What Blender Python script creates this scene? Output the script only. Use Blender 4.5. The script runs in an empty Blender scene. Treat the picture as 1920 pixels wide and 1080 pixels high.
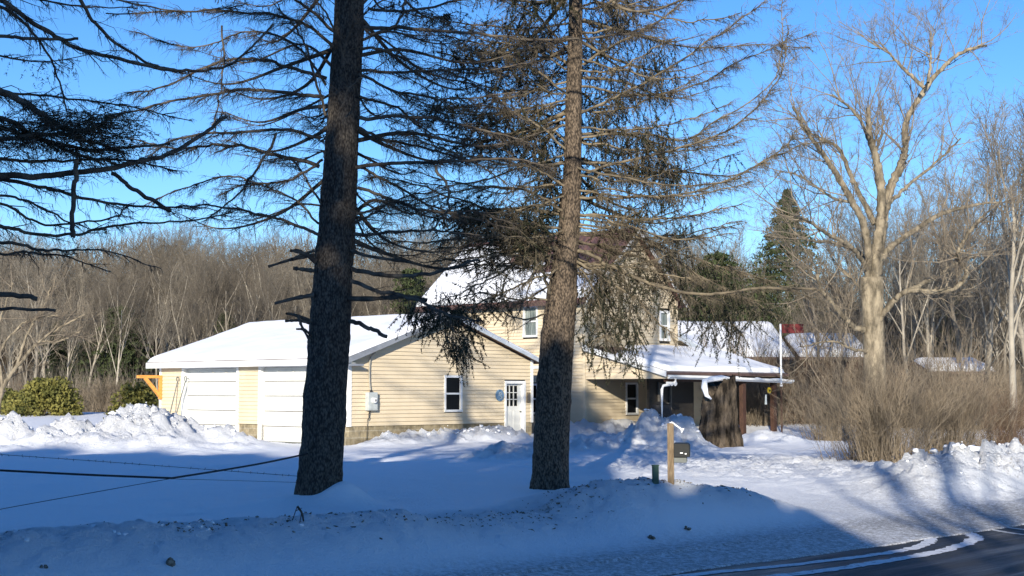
import bpy, math, random
import numpy as np
from mathutils import Vector, Matrix
R = math.radians
random.seed(7); rng = np.random.default_rng(7)
S = bpy.context.scene
COL = S.collection
# ---------------------------------------------------------------- camera
F, HZ, CZ = 2700.0, 733.0, 2.0
PITCH = math.atan((HZ - 540) / F)
cam = bpy.data.cameras.new('camera'); co = bpy.data.objects.new('camera', cam); COL.objects.link(co)
cam.sensor_width = 36; cam.lens = 36 * F / 1920; cam.clip_start = .1; cam.clip_end = 3000
co.location = (0, 0, CZ); co.rotation_euler = (R(90) + PITCH, 0, 0); S.camera = co
# ---------------------------------------------------------------- sky and sun
SUN_EL = 16.0
SUN_DIR = Vector((-.139, -.990, 0)).normalized()          # horizontal direction towards the sun
w = bpy.data.worlds.new('World'); S.world = w; w.use_nodes = True
nt = w.node_tree; nt.nodes.clear()
sky = nt.nodes.new('ShaderNodeTexSky'); sky.sky_type = 'NISHITA'; sky.sun_disc = False
sky.sun_elevation = R(SUN_EL); sky.sun_rotation = math.atan2(SUN_DIR.x, SUN_DIR.y)
sky.air_density = 1.0; sky.dust_density = 0.0; sky.ozone_density = 4.5; sky.altitude = 500
hs = nt.nodes.new('ShaderNodeHueSaturation'); hs.inputs['Saturation'].default_value = 1.16
hs.inputs['Hue'].default_value = .508
bgn = nt.nodes.new('ShaderNodeBackground'); bgn.inputs[1].default_value = .134
wo = nt.nodes.new('ShaderNodeOutputWorld')
nt.links.new(sky.outputs[0], hs.inputs['Color']); nt.links.new(hs.outputs[0], bgn.inputs[0]); nt.links.new(bgn.outputs[0], wo.inputs[0])
sl = bpy.data.lights.new('sun', 'SUN'); sl.energy = 5.0; sl.angle = R(.53); sl.color = (1, .92, .78)
so = bpy.data.objects.new('sun', sl); COL.objects.link(so)
sd = Vector((SUN_DIR.x * math.cos(R(SUN_EL)), SUN_DIR.y * math.cos(R(SUN_EL)), math.sin(R(SUN_EL))))
so.rotation_euler = sd.to_track_quat('Z', 'Y').to_euler(); so.location = sd * 60
S.view_settings.view_transform = 'Standard'; S.view_settings.look = 'None'
S.view_settings.exposure = 0.5; S.view_settings.gamma = 1
S.render.engine = 'CYCLES'
# ---------------------------------------------------------------- frames of reference
C2 = np.array([-4.8, 42.5]); UA = np.array([.682, .731]); UA /= np.hypot(*UA); VA = np.array([-UA[1], UA[0]])
YAW = math.atan2(UA[1], UA[0])
def ray(px, py):
    dx = (px - 960) / F; dy = (540 - py) / F
    return np.array([dx, math.cos(PITCH) - dy * math.sin(PITCH), math.sin(PITCH) + dy * math.cos(PITCH)])
def at(px, py, D):                                   # where a point seen in the photo stands, given its distance
    r = ray(px, py); return r * (D / r[1]) + np.array([0, 0, CZ])
def lw(a, b, z=0.0):                                 # house frame -> world
    q = C2 + a * UA + b * VA; return np.array([q[0], q[1], z])
def wl(X, Y):
    dx = X - C2[0]; dy = Y - C2[1]; return dx * UA[0] + dy * UA[1], dx * VA[0] + dy * VA[1]
# ---------------------------------------------------------------- noise
def _h(ix, iy, s):
    n = (ix.astype(np.int64) * 374761393 + iy.astype(np.int64) * 668265263 + s * 974634777) & 0x7fffffff
    n = ((n ^ (n >> 13)) * 1274126177) & 0x7fffffff
    return ((n ^ (n >> 16)) & 0xffff) / 65535.0
def vn(x, y, s=0):
    x = np.asarray(x, float); y = np.asarray(y, float)
    ix = np.floor(x); iy = np.floor(y); fx = x - ix; fy = y - iy
    fx = fx * fx * (3 - 2 * fx); fy = fy * fy * (3 - 2 * fy)
    a = _h(ix, iy, s); b = _h(ix + 1, iy, s); c = _h(ix, iy + 1, s); d = _h(ix + 1, iy + 1, s)
    return (a + (b - a) * fx + (c - a) * fy + (a - b - c + d) * fx * fy) * 2 - 1
def fbm(x, y, o=4, s=0):
    r = 0; a = 1; t = 0
    for k in range(o):
        r = r + a * vn(x * 2 ** k, y * 2 ** k, s + k * 17); t += a; a *= .5
    return r / t
def clods(x, y, s=0):                                # rounded lumps, 0..1
    ix = np.floor(x); iy = np.floor(y); best = np.full(np.shape(x), 9.0); hh = np.zeros(np.shape(x))
    for i in (-1, 0, 1):
        for j in (-1, 0, 1):
            cx = ix + i; cy = iy + j
            d = (x - cx - _h(cx, cy, s + 1)) ** 2 + (y - cy - _h(cx, cy, s + 2)) ** 2
            m = d < best; best = np.where(m, d, best); hh = np.where(m, _h(cx, cy, s + 3), hh)
    return np.clip(1 - best * 1.6, 0, 1) ** .5 * (.35 + .65 * hh)
def sm(x, a, b):
    t = np.clip((x - a) / (b - a), 0, 1); return t * t * (3 - 2 * t)
# ---------------------------------------------------------------- materials
def mat(name, col, rough=.8, spec=.3, metal=0, build=None):
    m = bpy.data.materials.new(name); m.use_nodes = True; n = m.node_tree; b = n.nodes['Principled BSDF']
    b.inputs['Base Color'].default_value = (*col, 1); b.inputs['Roughness'].default_value = rough
    b.inputs['Specular IOR Level'].default_value = spec; b.inputs['Metallic'].default_value = metal
    if build: build(n, b)
    return m
def nd(n, t, **k):
    q = n.nodes.new(t)
    for a, v in k.items(): setattr(q, a, v)
    return q
def tc(n, kind='Object', scale=(1, 1, 1)):
    t = nd(n, 'ShaderNodeTexCoord'); mp = nd(n, 'ShaderNodeMapping'); mp.inputs['Scale'].default_value = scale
    n.links.new(t.outputs[kind], mp.inputs[0]); return mp.outputs[0]
def noise(n, vec, scale, det=4, rough=.6):
    q = nd(n, 'ShaderNodeTexNoise'); q.inputs['Scale'].default_value = scale; q.inputs['Detail'].default_value = det
    q.inputs['Roughness'].default_value = rough; n.links.new(vec, q.inputs['Vector']); return q.outputs['Fac']
def ramp(n, fac, stops):
    q = nd(n, 'ShaderNodeValToRGB'); e = q.color_ramp.elements
    while len(e) < len(stops): e.new(.5)
    for i, (p, c) in enumerate(stops): e[i].position = p; e[i].color = (*c, 1)
    n.links.new(fac, q.inputs[0]); return q.outputs[0]
def bump(n, b, h, strength=.5, dist=.02):
    q = nd(n, 'ShaderNodeBump'); q.inputs['Strength'].default_value = strength; q.inputs['Distance'].default_value = dist
    n.links.new(h, q.inputs['Height']); n.links.new(q.outputs[0], b.inputs['Normal'])
def mixc(n, fac, a, bcol):
    q = nd(n, 'ShaderNodeMix', data_type='RGBA'); n.links.new(fac, q.inputs[0])
    for s, v in ((6, a), (7, bcol)):
        if isinstance(v, tuple): q.inputs[s].default_value = (*v, 1)
        else: n.links.new(v, q.inputs[s])
    return q.outputs[2]
def varied(c1, c2, scale=3, det=5, bs=0, bd=.01, sc=(1, 1, 1), lo=.35, hi=.65):
    def f(n, b):
        v = tc(n, 'Object', sc); q = noise(n, v, scale, det)
        n.links.new(ramp(n, q, [(lo, c1), (hi, c2)]), b.inputs['Base Color'])
        if bs: bump(n, b, noise(n, v, scale * 5, 5), bs, bd)
    return f
def snow_build(n, b):
    v = tc(n, 'Object'); at_ = nd(n, 'ShaderNodeAttribute', attribute_name='dirt')
    n1 = noise(n, v, 5.5, 8, .75); n2 = noise(n, v, 26, 4, .7)
    mx = nd(n, 'ShaderNodeMath', operation='MULTIPLY'); n.links.new(n1, mx.inputs[0]); n.links.new(n2, mx.inputs[1])
    ad = nd(n, 'ShaderNodeMath', operation='ADD'); n.links.new(mx.outputs[0], ad.inputs[0]); n.links.new(at_.outputs['Fac'], ad.inputs[1])
    mask = ramp(n, ad.outputs[0], [(.62, (0, 0, 0)), (.8, (1, 1, 1))])
    col = mixc(n, mask, (.86, .875, .90), (.13, .10, .07))
    g = nd(n, 'ShaderNodeAttribute', attribute_name='grit')
    n3a = noise(n, v, 14, 8, .9); n3 = ramp(n, n3a, [(.40, (0, 0, 0)), (.62, (1, 1, 1))]); mm = nd(n, 'ShaderNodeMath', operation='MULTIPLY'); n.links.new(g.outputs['Fac'], mm.inputs[0]); n.links.new(n3, mm.inputs[1])
    mm2 = nd(n, 'ShaderNodeMath', operation='MULTIPLY'); n.links.new(mm.outputs[0], mm2.inputs[0]); mm2.inputs[1].default_value = 1.6
    mm2.use_clamp = True
    col2 = mixc(n, mm2.outputs[0], col, (.27, .26, .245))
    n.links.new(col2, b.inputs['Base Color'])
    hsum = nd(n, 'ShaderNodeMath', operation='ADD'); n.links.new(n1, hsum.inputs[0]); n.links.new(n2, hsum.inputs[1])
    ro = nd(n, 'ShaderNodeAttribute', attribute_name='rough'); n4 = noise(n, v, 13, 6, .8)
    ma = nd(n, 'ShaderNodeMath', operation='MULTIPLY_ADD'); n.links.new(ro.outputs['Fac'], ma.inputs[0]); ma.inputs[1].default_value = 4.0; ma.inputs[2].default_value = .25
    mb2 = nd(n, 'ShaderNodeMath', operation='MULTIPLY'); n.links.new(ma.outputs[0], mb2.inputs[0]); n.links.new(n4, mb2.inputs[1])
    h3 = nd(n, 'ShaderNodeMath', operation='MULTIPLY_ADD'); n.links.new(hsum.outputs[0], h3.inputs[0]); h3.inputs[1].default_value = .35; n.links.new(mb2.outputs[0], h3.inputs[2])
    bump(n, b, h3.outputs[0], .8, .05)
M = {}
M['snow'] = mat('snow', (.86, .875, .9), .75, .25, build=snow_build)
def rsnow(n, b):
    v = tc(n, 'Object'); bump(n, b, noise(n, v, 2.2, 6, .6), .35, .05)
M['roof_snow'] = mat('roof_snow', (.87, .88, .9), .7, .25, build=rsnow)
def asph(n, b):
    v = tc(n, 'Object'); q = noise(n, v, 1.2, 8, .75); q2 = noise(n, v, 45, 3, .7)
    c = ramp(n, q, [(.38, (.028, .029, .032)), (.56, (.05, .05, .052)), (.72, (.17, .17, .17))])
    n.links.new(c, b.inputs['Base Color']); bump(n, b, q2, .5, .01)
def asph(n, b):
    v = tc(n, 'Object'); t = nd(n, 'ShaderNodeTexCoord'); r1 = nd(n, 'ShaderNodeMapping', vector_type='POINT'); r1.inputs['Rotation'].default_value = (0, 0, -YAW); n.links.new(t.outputs['Object'], r1.inputs[0])
    r2 = nd(n, 'ShaderNodeMapping'); r2.inputs['Scale'].default_value = (.12, 1.6, 1); n.links.new(r1.outputs[0], r2.inputs[0]); q = noise(n, r2.outputs[0], 1.0, 8, .7); q0 = noise(n, v, 22, 6, .85); q2 = noise(n, v, 60, 3, .7)
    mx = nd(n, 'ShaderNodeMath', operation='MULTIPLY_ADD'); n.links.new(q0, mx.inputs[0]); mx.inputs[1].default_value = .35; n.links.new(q, mx.inputs[2])
    c = ramp(n, mx.outputs[0], [(.5, (.012, .013, .015)), (.74, (.026, .027, .029)), (.9, (.14, .14, .145))])
    n.links.new(c, b.inputs['Base Color']); bump(n, b, q2, .6, .01)
    n.links.new(ramp(n, q, [(.4, (.35, .35, .35)), (.6, (.8, .8, .8))]), b.inputs['Roughness'])
M['asphalt'] = mat('asphalt', (.05, .05, .05), .62, .4, build=asph)
M['paint'] = mat('road_paint', (.6, .6, .58), .7, build=varied((.4, .4, .38), (.7, .7, .68), 12, 4, 0))
def sid(c1, c2):
    def f(n, b):
        v = tc(n, 'Object'); n.links.new(ramp(n, noise(n, v, 1.6, 5), [(.3, c1), (.7, c2)]), b.inputs['Base Color'])
        bump(n, b, noise(n, tc(n, 'Object', (4, 4, 40)), 3, 3), .12, .004)
    return f
M['siding'] = mat('cream_siding', (.7, .55, .32), .55, .35, build=sid((.62, .515, .355), (.70, .59, .42)))
M['white'] = mat('white_trim', (.78, .78, .76), .45, .4, build=varied((.72, .72, .7), (.82, .82, .8), 2.2, 4))
M['door_white'] = mat('white_enamel', (.7, .69, .64), .5, .3, build=varied((.60, .60, .56), (.68, .68, .64), 1.3, 5))
M['fascia_shade_gray'] = mat('shaded_gray_fascia', (.2, .22, .25), .5, .4, build=varied((.17, .18, .2), (.26, .28, .31), 2, 4))  # shade on the gable's left rake, painted in as gray
M['fascia_shade_pale'] = mat('shaded_pale_fascia', (.5, .54, .58), .5, .4, build=varied((.42, .46, .5), (.58, .62, .66), 2, 4))  # white boards facing off the sun, their bluish shade put into the colour
def block(n, b):
    v = tc(n, 'Object'); sx = nd(n, 'ShaderNodeSeparateXYZ'); n.links.new(v, sx.inputs[0])
    ad = nd(n, 'ShaderNodeMath', operation='ADD'); n.links.new(sx.outputs[0], ad.inputs[0]); n.links.new(sx.outputs[1], ad.inputs[1])
    cb = nd(n, 'ShaderNodeCombineXYZ'); n.links.new(ad.outputs[0], cb.inputs[0]); n.links.new(sx.outputs[2], cb.inputs[1])
    br = nd(n, 'ShaderNodeTexBrick'); br.inputs['Scale'].default_value = 1; br.inputs['Brick Width'].default_value = .41; br.inputs['Row Height'].default_value = .205
    br.inputs['Mortar Size'].default_value = .012; br.inputs['Mortar Smooth'].default_value = .3
    br.inputs['Color1'].default_value = (.40, .33, .21, 1); br.inputs['Color2'].default_value = (.29, .24, .15, 1); br.inputs['Mortar'].default_value = (.46, .41, .31, 1)
    n.links.new(cb.outputs[0], br.inputs['Vector'])
    q = ramp(n, noise(n, v, 4.2, 6, .7), [(.35, (.42, .42, .42)), (.62, (1, 1, 1))])
    mu = nd(n, 'ShaderNodeMix', data_type='RGBA', blend_type='MULTIPLY'); mu.inputs[0].default_value = 1
    n.links.new(br.outputs[0], mu.inputs[6]); n.links.new(q, mu.inputs[7]); n.links.new(mu.outputs[2], b.inputs['Base Color'])
    bump(n, b, br.outputs[1], -.6, .01)
M['block'] = mat('concrete_block', (.35, .3, .2), .9, build=block)
def metal_red(n, b):
    v = tc(n, 'Object'); wv = nd(n, 'ShaderNodeTexWave', bands_direction='Y'); wv.inputs['Scale'].default_value = 1.1
    n.links.new(v, wv.inputs[0]); n.links.new(ramp(n, noise(n, v, 2, 5), [(.3, (.10, .055, .045)), (.7, (.19, .10, .08))]), b.inputs['Base Color'])
    bump(n, b, wv.outputs['Fac'], .5, .03)
M['red_metal'] = mat('red_metal_roof', (.25, .08, .06), .5, .4, build=metal_red)
M['brown_metal'] = mat('brown_metal_roof', (.09, .05, .04), .5, .4, build=varied((.07, .04, .035), (.12, .07, .055), 3))
M['glass'] = mat('dark_glass', (.004, .005, .007), .25, .12)
M['curtain'] = mat('curtained_glass', (.2, .23, .2), .2, .4, build=varied((.09, .11, .1), (.3, .33, .3), 9, 2, 0, .01, (1, 1, .12)))
M['meter'] = mat('grey_meter', (.42, .45, .44), .45, .4, build=varied((.38, .41, .4), (.47, .5, .49), 6))
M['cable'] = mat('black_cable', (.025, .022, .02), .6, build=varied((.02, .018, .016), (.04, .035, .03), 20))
M['grey_pipe'] = mat('grey_conduit', (.33, .31, .26), .5, build=varied((.28, .26, .22), (.38, .36, .3), 9))
M['orange_wood'] = mat('orange_wood', (.75, .33, .08), .7, build=varied((.62, .25, .05), (.8, .38, .1), 4, 5, .2, .004, (1, 1, 6)))
M['post_wood'] = mat('post_wood', (.36, .22, .10), .8, build=varied((.12, .085, .05), (.25, .185, .115), 7, 6, .4, .004, (6, 6, 1)))
M['dark_wood'] = mat('dark_wood', (.06, .03, .02), .7, build=varied((.04, .022, .015), (.09, .045, .03), 7, 6, .3, .004, (6, 6, 1)))
M['gray_wood'] = mat('gray_boards', (.16, .14, .12), .8, build=varied((.09, .08, .07), (.22, .2, .17), 6, 6, .4, .005, (8, 8, 1)))
M['frost'] = mat('pale_panel', (.35, .4, .43), .5, build=varied((.25, .3, .33), (.45, .5, .54), 6, 6, 0, .01, (3, 3, 1)))
M['dk_plastic'] = mat('charcoal_plastic', (.02, .02, .02), .6, .2, build=varied((.016, .017, .016), (.024, .025, .024), 9))
M['green_plastic'] = mat('green_plastic', (.05, .10, .07), .55, build=varied((.04, .085, .06), (.07, .12, .085), 9))
M['gray_plastic'] = mat('gray_plastic', (.13, .14, .13), .5, build=varied((.11, .12, .11), (.16, .17, .16), 9))
M['yellow'] = mat('yellow_plastic', (.8, .55, .03), .5, build=varied((.7, .48, .02), (.85, .6, .05), 9))
M['blue'] = mat('blue_plaque', (.08, .17, .30), .5, build=varied((.05, .11, .2), (.2, .32, .44), 9, 4))
M['tan_plaque'] = mat('tan_plaque', (.22, .17, .1), .7, build=varied((.12, .09, .06), (.3, .24, .15), 14, 4))
M['shovel'] = mat('blue_gray_blade', (.12, .15, .2), .5, build=varied((.09, .12, .16), (.15, .19, .25), 8))
M['red_cloth'] = mat('red_cloth', (.3, .035, .03), .8, build=varied((.10, .02, .02), (.2, .03, .028), 5))
M['black'] = mat('black_rubber', (.02, .02, .022), .6, build=varied((.015, .015, .017), (.03, .03, .032), 9))
def bark(c1, c2, s=9, bs=1.0):
    def f(n, b):
        v = tc(n, 'Object', (1, 1, .45)); vo = nd(n, 'ShaderNodeTexVoronoi'); vo.inputs['Scale'].default_value = s * 5
        nz = noise(n, v, s * 1.6, 8, .8)
        mv = nd(n, 'ShaderNodeVectorMath', operation='SCALE'); n.links.new(v, mv.inputs[0]); mv.inputs[3].default_value = 1
        n.links.new(mv.outputs[0], vo.inputs['Vector'])
        ad = nd(n, 'ShaderNodeMath', operation='MULTIPLY_ADD'); n.links.new(vo.outputs['Distance'], ad.inputs[0]); ad.inputs[1].default_value = -.5; n.links.new(nz, ad.inputs[2])
        n.links.new(ramp(n, ad.outputs[0], [(.12, c1), (.5, c2)]), b.inputs['Base Color']); bump(n, b, ad.outputs[0], bs, .03)
    return f
M['bark'] = mat('spruce_bark', (.12, .1, .08), .9, .15, build=bark((.035, .03, .026), (.16, .135, .105)))
M['bark_warm'] = mat('spruce_bark_warm', (.16, .12, .09), .9, .15, build=bark((.045, .036, .028), (.25, .19, .135)))
M['limb'] = mat('spruce_limb', (.09, .075, .06), .9, .1, build=varied((.05, .042, .035), (.15, .125, .095), 6, 5, .4, .01))
M['limb_pale'] = mat('dry_limb', (.17, .14, .1), .9, .1, build=varied((.09, .075, .055), (.25, .205, .14), 5, 5, .4, .01))
M['needle'] = mat('spruce_needles', (.045, .055, .025), .8, .15, build=varied((.013, .017, .010), (.042, .044, .024), 3, 4))
M['needle_dark'] = mat('far_conifer', (.03, .042, .02), .85, .1, build=varied((.03, .045, .02), (.075, .09, .04), .9, 4))
M['maple'] = mat('maple_bark', (.3, .25, .18), .85, .15, build=varied((.11, .092, .065), (.36, .30, .21), 6, 10, 1.0, .03, (1, 1, .4), .38, .64))
M['twig'] = mat('maple_twig', (.22, .18, .13), .9, .1, build=varied((.15, .12, .09), (.30, .25, .18), 2, 4))
def wooduv(c1, c2, d1, d2, sc):
    def f(n, b):
        v = tc(n, 'Object'); oi = nd(n, 'ShaderNodeObjectInfo'); q = noise(n, v, sc, 5)
        a = ramp(n, q, [(.35, c1), (.65, c2)]); c = ramp(n, q, [(.35, d1), (.65, d2)]); n.links.new(mixc(n, oi.outputs['Random'], a, c), b.inputs['Base Color'])
    return f
M['wood1'] = mat('forest_trunk', (.24, .2, .15), .9, .1, build=wooduv((.10, .085, .07), (.2, .17, .13), (.34, .30, .24), (.52, .47, .38), .9))
M['wood2'] = mat('forest_twig', (.15, .11, .075), .9, .1, build=wooduv((.085, .072, .056), (.155, .13, .10), (.17, .15, .12), (.31, .27, .21), .35))
M['brush'] = mat('brush_stems', (.22, .15, .08), .9, .1, build=varied((.14, .115, .085), (.36, .29, .205), 1.3, 4))
M['brush_red'] = mat('reddish_brush', (.2, .1, .06), .9, .1, build=varied((.11, .075, .052), (.25, .17, .115), 1.3, 4))
M['leaf_bush'] = mat('evergreen_leaf', (.12, .12, .03), .7, .2, build=varied((.06, .07, .02), (.21, .19, .05), 1.6, 5))
M['stump'] = mat('weathered_stump', (.2, .16, .12), .95, .1, build=varied((.022, .018, .014), (.21, .165, .12), 6, 10, 1.0, .08, (1, 1, .30), .40, .70))
M['debris'] = mat('dirty_clod', (.16, .13, .09), .9, .1, build=varied((.08, .06, .04), (.34, .30, .24), 20, 4, .5, .01))
# ---------------------------------------------------------------- object helpers
def mesh_np(name, V, Q=None, T=None):
    V = np.asarray(V, np.float32); me = bpy.data.meshes.new(name)
    nq = 0 if Q is None else len(Q); ntr = 0 if T is None else len(T)
    me.vertices.add(len(V)); me.vertices.foreach_set('co', V.ravel())
    li = []; 
    if nq: li.append(np.asarray(Q, np.int32).ravel())
    if ntr: li.append(np.asarray(T, np.int32).ravel())
    li = np.concatenate(li); me.loops.add(len(li)); me.loops.foreach_set('vertex_index', li)
    st = np.concatenate([np.arange(nq) * 4, nq * 4 + np.arange(ntr) * 3]).astype(np.int32)
    me.polygons.add(nq + ntr); me.polygons.foreach_set('loop_start', st)
    me.update(calc_edges=True); me.validate(); return me
def link(name, me, m, parent=None, smooth=False):
    o = bpy.data.objects.new(name, me); COL.objects.link(o)
    if m: me.materials.append(m)
    if parent: o.parent = parent
    if smooth: me.shade_smooth()
    return o
def tag(o, label=None, cat=None, group=None, kind=None):
    if label: o['label'] = label
    if cat: o['category'] = cat
    if group: o['group'] = group
    if kind: o['kind'] = kind
    return o
def empty(name, loc, rz, label, cat, group=None):
    o = bpy.data.objects.new(name, None); COL.objects.link(o); o.location = loc; o.rotation_euler = (0, 0, rz)
    o.empty_display_size = .2; return tag(o, label, cat, group)
class MB:
    def __init__(s): s.v = []; s.f = []
    def add(s, v, f):
        k = len(s.v); s.v += [tuple(map(float, p)) for p in v]; s.f += [tuple(i + k for i in q) for q in f]; return s
    def box(s, a, b):
        x0, y0, z0 = [min(p, q) for p, q in zip(a, b)]; x1, y1, z1 = [max(p, q) for p, q in zip(a, b)]
        return s.add([(x0, y0, z0), (x1, y0, z0), (x1, y1, z0), (x0, y1, z0), (x0, y0, z1), (x1, y0, z1), (x1, y1, z1), (x0, y1, z1)],
                     [(0, 3, 2, 1), (4, 5, 6, 7), (0, 1, 5, 4), (1, 2, 6, 5), (2, 3, 7, 6), (3, 0, 4, 7)])
    def prism(s, poly, ext):                      # planar polygon extruded by vector
        n = len(poly); e = np.array(ext); v = [np.array(p, float) for p in poly]; v2 = [p + e for p in v]
        return s.add(v + v2, [tuple(range(n - 1, -1, -1)), tuple(range(n, 2 * n))] + [(i, (i + 1) % n, n + (i + 1) % n, n + i) for i in range(n)])
    def tube(s, pts, r, n=8, cap=True):
        V, Q = tube_np(np.array(pts, float), np.full(len(pts), r) if np.isscalar(r) else np.array(r), n)
        f = [tuple(q) for q in Q]
        if cap: f += [tuple(range(n - 1, -1, -1)), tuple(range(len(V) - n, len(V)))]
        return s.add(V, f)
    def build(s, name, m, parent=None, bevel=0):
        me = bpy.data.meshes.new(name); me.from_pydata(s.v, [], s.f); me.update()
        o = link(name, me, m, parent)
        if bevel:
            b = o.modifiers.new('bevel', 'BEVEL'); b.width = bevel; b.segments = 2; b.limit_method = 'ANGLE'
        return o
def tube_np(P, r, n=6):
    P = np.asarray(P, float); k = len(P); T = np.gradient(P, axis=0); T /= np.linalg.norm(T, axis=1)[:, None] + 1e-9
    ref = np.array([0, 0, 1.]) if abs(T[:, 2]).mean() < .8 else np.array([1., 0, 0])
    A = np.cross(T, ref); A /= np.linalg.norm(A, axis=1)[:, None] + 1e-9; B = np.cross(T, A)
    th = np.linspace(0, 2 * math.pi, n, endpoint=False)
    V = P[:, None, :] + r[:, None, None] * (np.cos(th)[None, :, None] * A[:, None, :] + np.sin(th)[None, :, None] * B[:, None, :])
    i = np.arange(k - 1)[:, None] * n; j = np.arange(n)[None, :]; j2 = (j + 1) % n
    Q = np.stack([i + j, i + j2, i + n + j2, i + n + j], -1).reshape(-1, 4)
    return V.reshape(-1, 3), Q
class Wood:                                       # collects limbs and thousands of twigs quickly
    def __init__(s): s.V = []; s.Q = []; s.T = []; s.n = 0; s.tw = []
    def _put(s, V, Q=None, T=None):
        if Q is not None and len(Q): s.Q.append(Q + s.n)
        if T is not None and len(T): s.T.append(T + s.n)
        s.V.append(V); s.n += len(V)
    def limb(s, P, r, n=6): V, Q = tube_np(P, r, n); s._put(V, Q)
    def twigs(s, A, B, r, sag=.08):               # arrays of start and end points, bent, tapered three-sided
        A = np.asarray(A, float); B = np.asarray(B, float); m = len(A)
        if not m: return
        r = np.broadcast_to(np.asarray(r, float), (m,))
        D = B - A; L = np.linalg.norm(D, axis=1) + 1e-9; T = D / L[:, None]
        ref = rng.normal(size=(m, 3)); X = np.cross(T, ref); X /= np.linalg.norm(X, axis=1)[:, None] + 1e-9; Y = np.cross(T, X)
        Mid = (A + B) / 2 + X * (L * rng.normal(0, sag, m))[:, None]
        vs = []
        for k in range(3):
            a = k * 2.0944; o = math.cos(a) * X + math.sin(a) * Y; vs.append(A + o * r[:, None])
        for k in range(3):
            a = k * 2.0944; o = math.cos(a) * X + math.sin(a) * Y; vs.append(Mid + o * (r * .75)[:, None])
        vs.append(B)
        V = np.stack(vs, 1).reshape(-1, 3); b = np.arange(m)[:, None] * 7
        Q = np.concatenate([b + np.array([[k, (k + 1) % 3, 3 + (k + 1) % 3, 3 + k]]) for k in range(3)])
        T3 = np.concatenate([b + np.array([[3 + k, 3 + (k + 1) % 3, 6]]) for k in range(3)])
        s._put(V, Q, T3)
    def build(s, name, m, parent=None, smooth=False):
        V = np.concatenate(s.V); Q = np.concatenate(s.Q) if s.Q else None; T = np.concatenate(s.T) if s.T else None
        return link(name, mesh_np(name, V, Q, T), m, parent, smooth)
def unit(v): return v / (np.linalg.norm(v, axis=-1, keepdims=True) + 1e-9)
def spline(P, n):
    P = np.asarray(P, float); k = len(P)
    if k == 2: return P[0] + (P[1] - P[0]) * np.linspace(0, 1, n)[:, None]
    t = np.linspace(0, k - 1.0001, n); i = t.astype(int); f = (t - i)[:, None]
    Pe = np.vstack([2 * P[0] - P[1], P, 2 * P[-1] - P[-2]])
    p0, p1, p2, p3 = Pe[i], Pe[i + 1], Pe[i + 2], Pe[i + 3]
    return .5 * (2 * p1 + (p2 - p0) * f + (2 * p0 - 5 * p1 + 4 * p2 - p3) * f ** 2 + (3 * p1 - p0 - 3 * p2 + p3) * f ** 3)
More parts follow.
